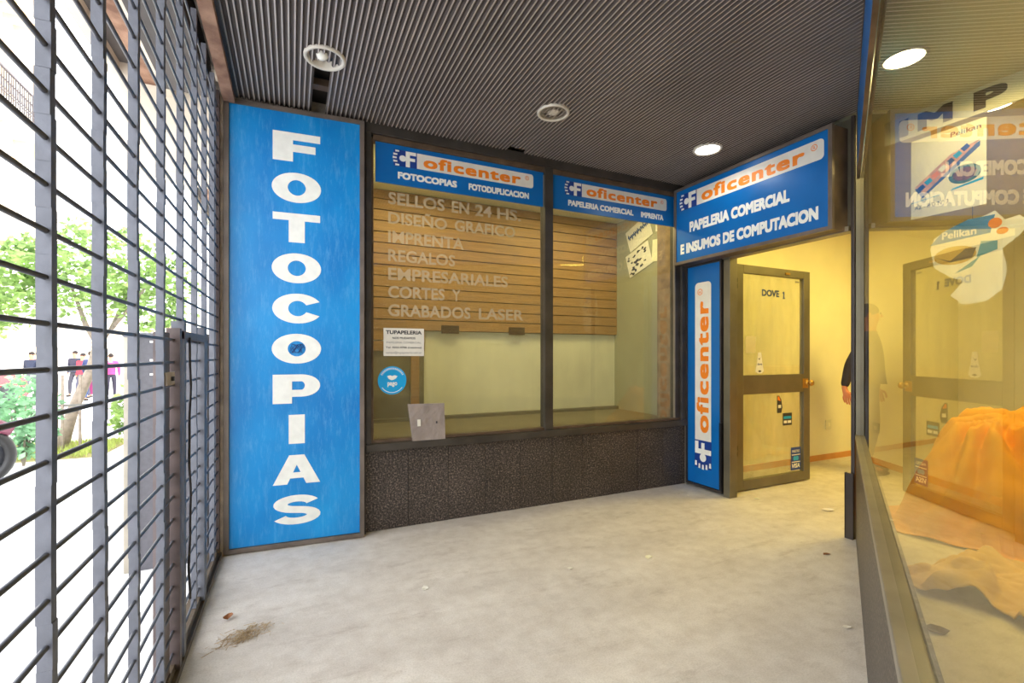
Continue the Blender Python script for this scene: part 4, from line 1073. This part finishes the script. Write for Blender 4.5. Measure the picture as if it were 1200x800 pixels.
# parked car at the left edge and dark motorcycle wheel
def car(x_, y_, rz, label):
    r = empty('parked_car', (x_, y_, gz(y_)), rz, label, 'car')
    red = mat('red_car_paint', srgb(200, 40, 40), .25, spec=.6); gl_ = mat('dark_car_glass', srgb(90, 94, 108), .1, spec=.7)
    sec = [(-2.1, .35, .62), (-2.05, .3, .85), (-1.3, .25, .95), (-.7, .22, 1.0), (1.2, .22, 1.0), (1.9, .3, .92), (2.15, .35, .7)]
    vs = []; W_ = .85
    for x0_, z0_, z1_ in sec: vs += [(x0_, -W_, z0_), (x0_, -W_ * .96, z1_), (x0_, W_ * .96, z1_), (x0_, W_, z0_)]
    fs = [(4 * i + j, 4 * (i + 1) + j, 4 * (i + 1) + (j + 1) % 4, 4 * i + (j + 1) % 4) for i in range(len(sec) - 1) for j in range(4)] + [(0, 1, 2, 3), tuple(4 * (len(sec) - 1) + k for k in (3, 2, 1, 0))]
    MB().add(vs, fs).build('car_body', red, r, bevel=.05)
    vs = [(-1.25, -.78, .95), (1.45, -.78, .98), (.95, -.62, 1.45), (-.6, -.62, 1.45), (-1.25, .78, .95), (1.45, .78, .98), (.95, .62, 1.45), (-.6, .62, 1.45)]
    MB().add(vs, [(0, 1, 2, 3), (7, 6, 5, 4), (0, 3, 7, 4), (1, 5, 6, 2), (3, 2, 6, 7)]).build('cabin_glass', gl_, r, bevel=.03)
    MB().box(-.55, .9, -.6, .6, 1.43, 1.48).build('roof', mat('grey_roof', srgb(120, 124, 140), .3), r, bevel=.02)
    for wx in (-1.3, 1.35):
        for wy in (-.80, .80):
            o = MB().lathe([(.001, -.1), (.2, -.1), (.32, -.09), (.33, 0), (.32, .09), (.2, .1), (.001, .1)], n=20).build('wheel', 'black', r, smooth=True)
            o.location = (wx, wy, .33); o.rotation_euler = (PI / 2, 0, 0)
    return r
x_, y_ = at(-34, 10.5)
car(x_ - .9, y_ - .2, math.radians(80), 'red parked car with grey windows at the left edge of the street')
mc = empty('parked_motorcycle', (*at(-34, 4.15), 0), math.radians(28), 'dark parked motorcycle, only its rear wheel in the frame at left', 'motorcycle')
def wheel(x0_):
    o = MB().lathe([(.20, -.05), (.25, -.06), (.275, -.035), (.285, 0), (.275, .035), (.25, .06), (.20, .05), (.20, -.05)], n=28).build('tyre', 'black', mc, smooth=True)
    o.location = (x0_, 0, .285); o.rotation_euler = (PI / 2, 0, 0)
    o = MB().lathe([(.001, -.03), (.20, -.02), (.20, .02), (.001, .03)], n=20).build('rim', 'grille', mc, smooth=True); o.location = (x0_, 0, .285); o.rotation_euler = (PI / 2, 0, 0)
wheel(0); wheel(-1.25)
MB().tube([(-.02, 0, .60), (-.4, 0, .68), (-.75, 0, .66)], [.06, .11, .09], 10).build('seat', 'black', mc, smooth=True)
MB().tube([(-.55, 0, .70), (-.85, 0, .74), (-1.0, 0, .70)], [.08, .15, .07], 10).build('fuel_tank', mat('maroon_paint', srgb(120, 50, 60), .3), mc, smooth=True)
MB().tube([(-.5, 0, .35), (-.75, 0, .35)], [.17, .15], 10).build('engine', 'frame', mc, smooth=True)
MB().tube([(-1.25, .09, .285), (-1.03, .09, .95)], .02, 8).tube([(-1.25, -.09, .285), (-1.03, -.09, .95)], .02, 8).build('fork', 'grille', mc)
MB().tube([(-1.0, -.33, 1.0), (-1.05, 0, .93), (-1.0, .33, 1.0)], .014, 8).build('handlebar', 'grille_dark', mc)
MB().tube([(.25, 0, .50), (.05, 0, .60), (-.12, 0, .58)], [.05, .09, .07], 8).build('mudguard', mat('plum_paint', srgb(120, 60, 80), .3), mc, smooth=True)

# repeats share a group phrase
GROUPS = {'ceiling_lamp': 'round ceiling lamps', 'window_sign': 'blue strip signs on the windows', 'taped_sheet': 'sheets taped behind the second window',
          'floor_scrap': 'small scraps on the cement floor', 'shrub': 'shrubs by the street tree'}
for o in bpy.data.objects:
    if o.parent is None and 'category' in o:
        st_ = o.name.split('.')[0]
        if st_ in GROUPS: o['group'] = GROUPS[st_]
        if st_.endswith('_sticker') and st_ != 'round_sticker': o['group'] = 'stickers on the glass door'
        if st_ == 'person' and 'pedestrian' in o['label']: o['group'] = 'pedestrians down the pavement'
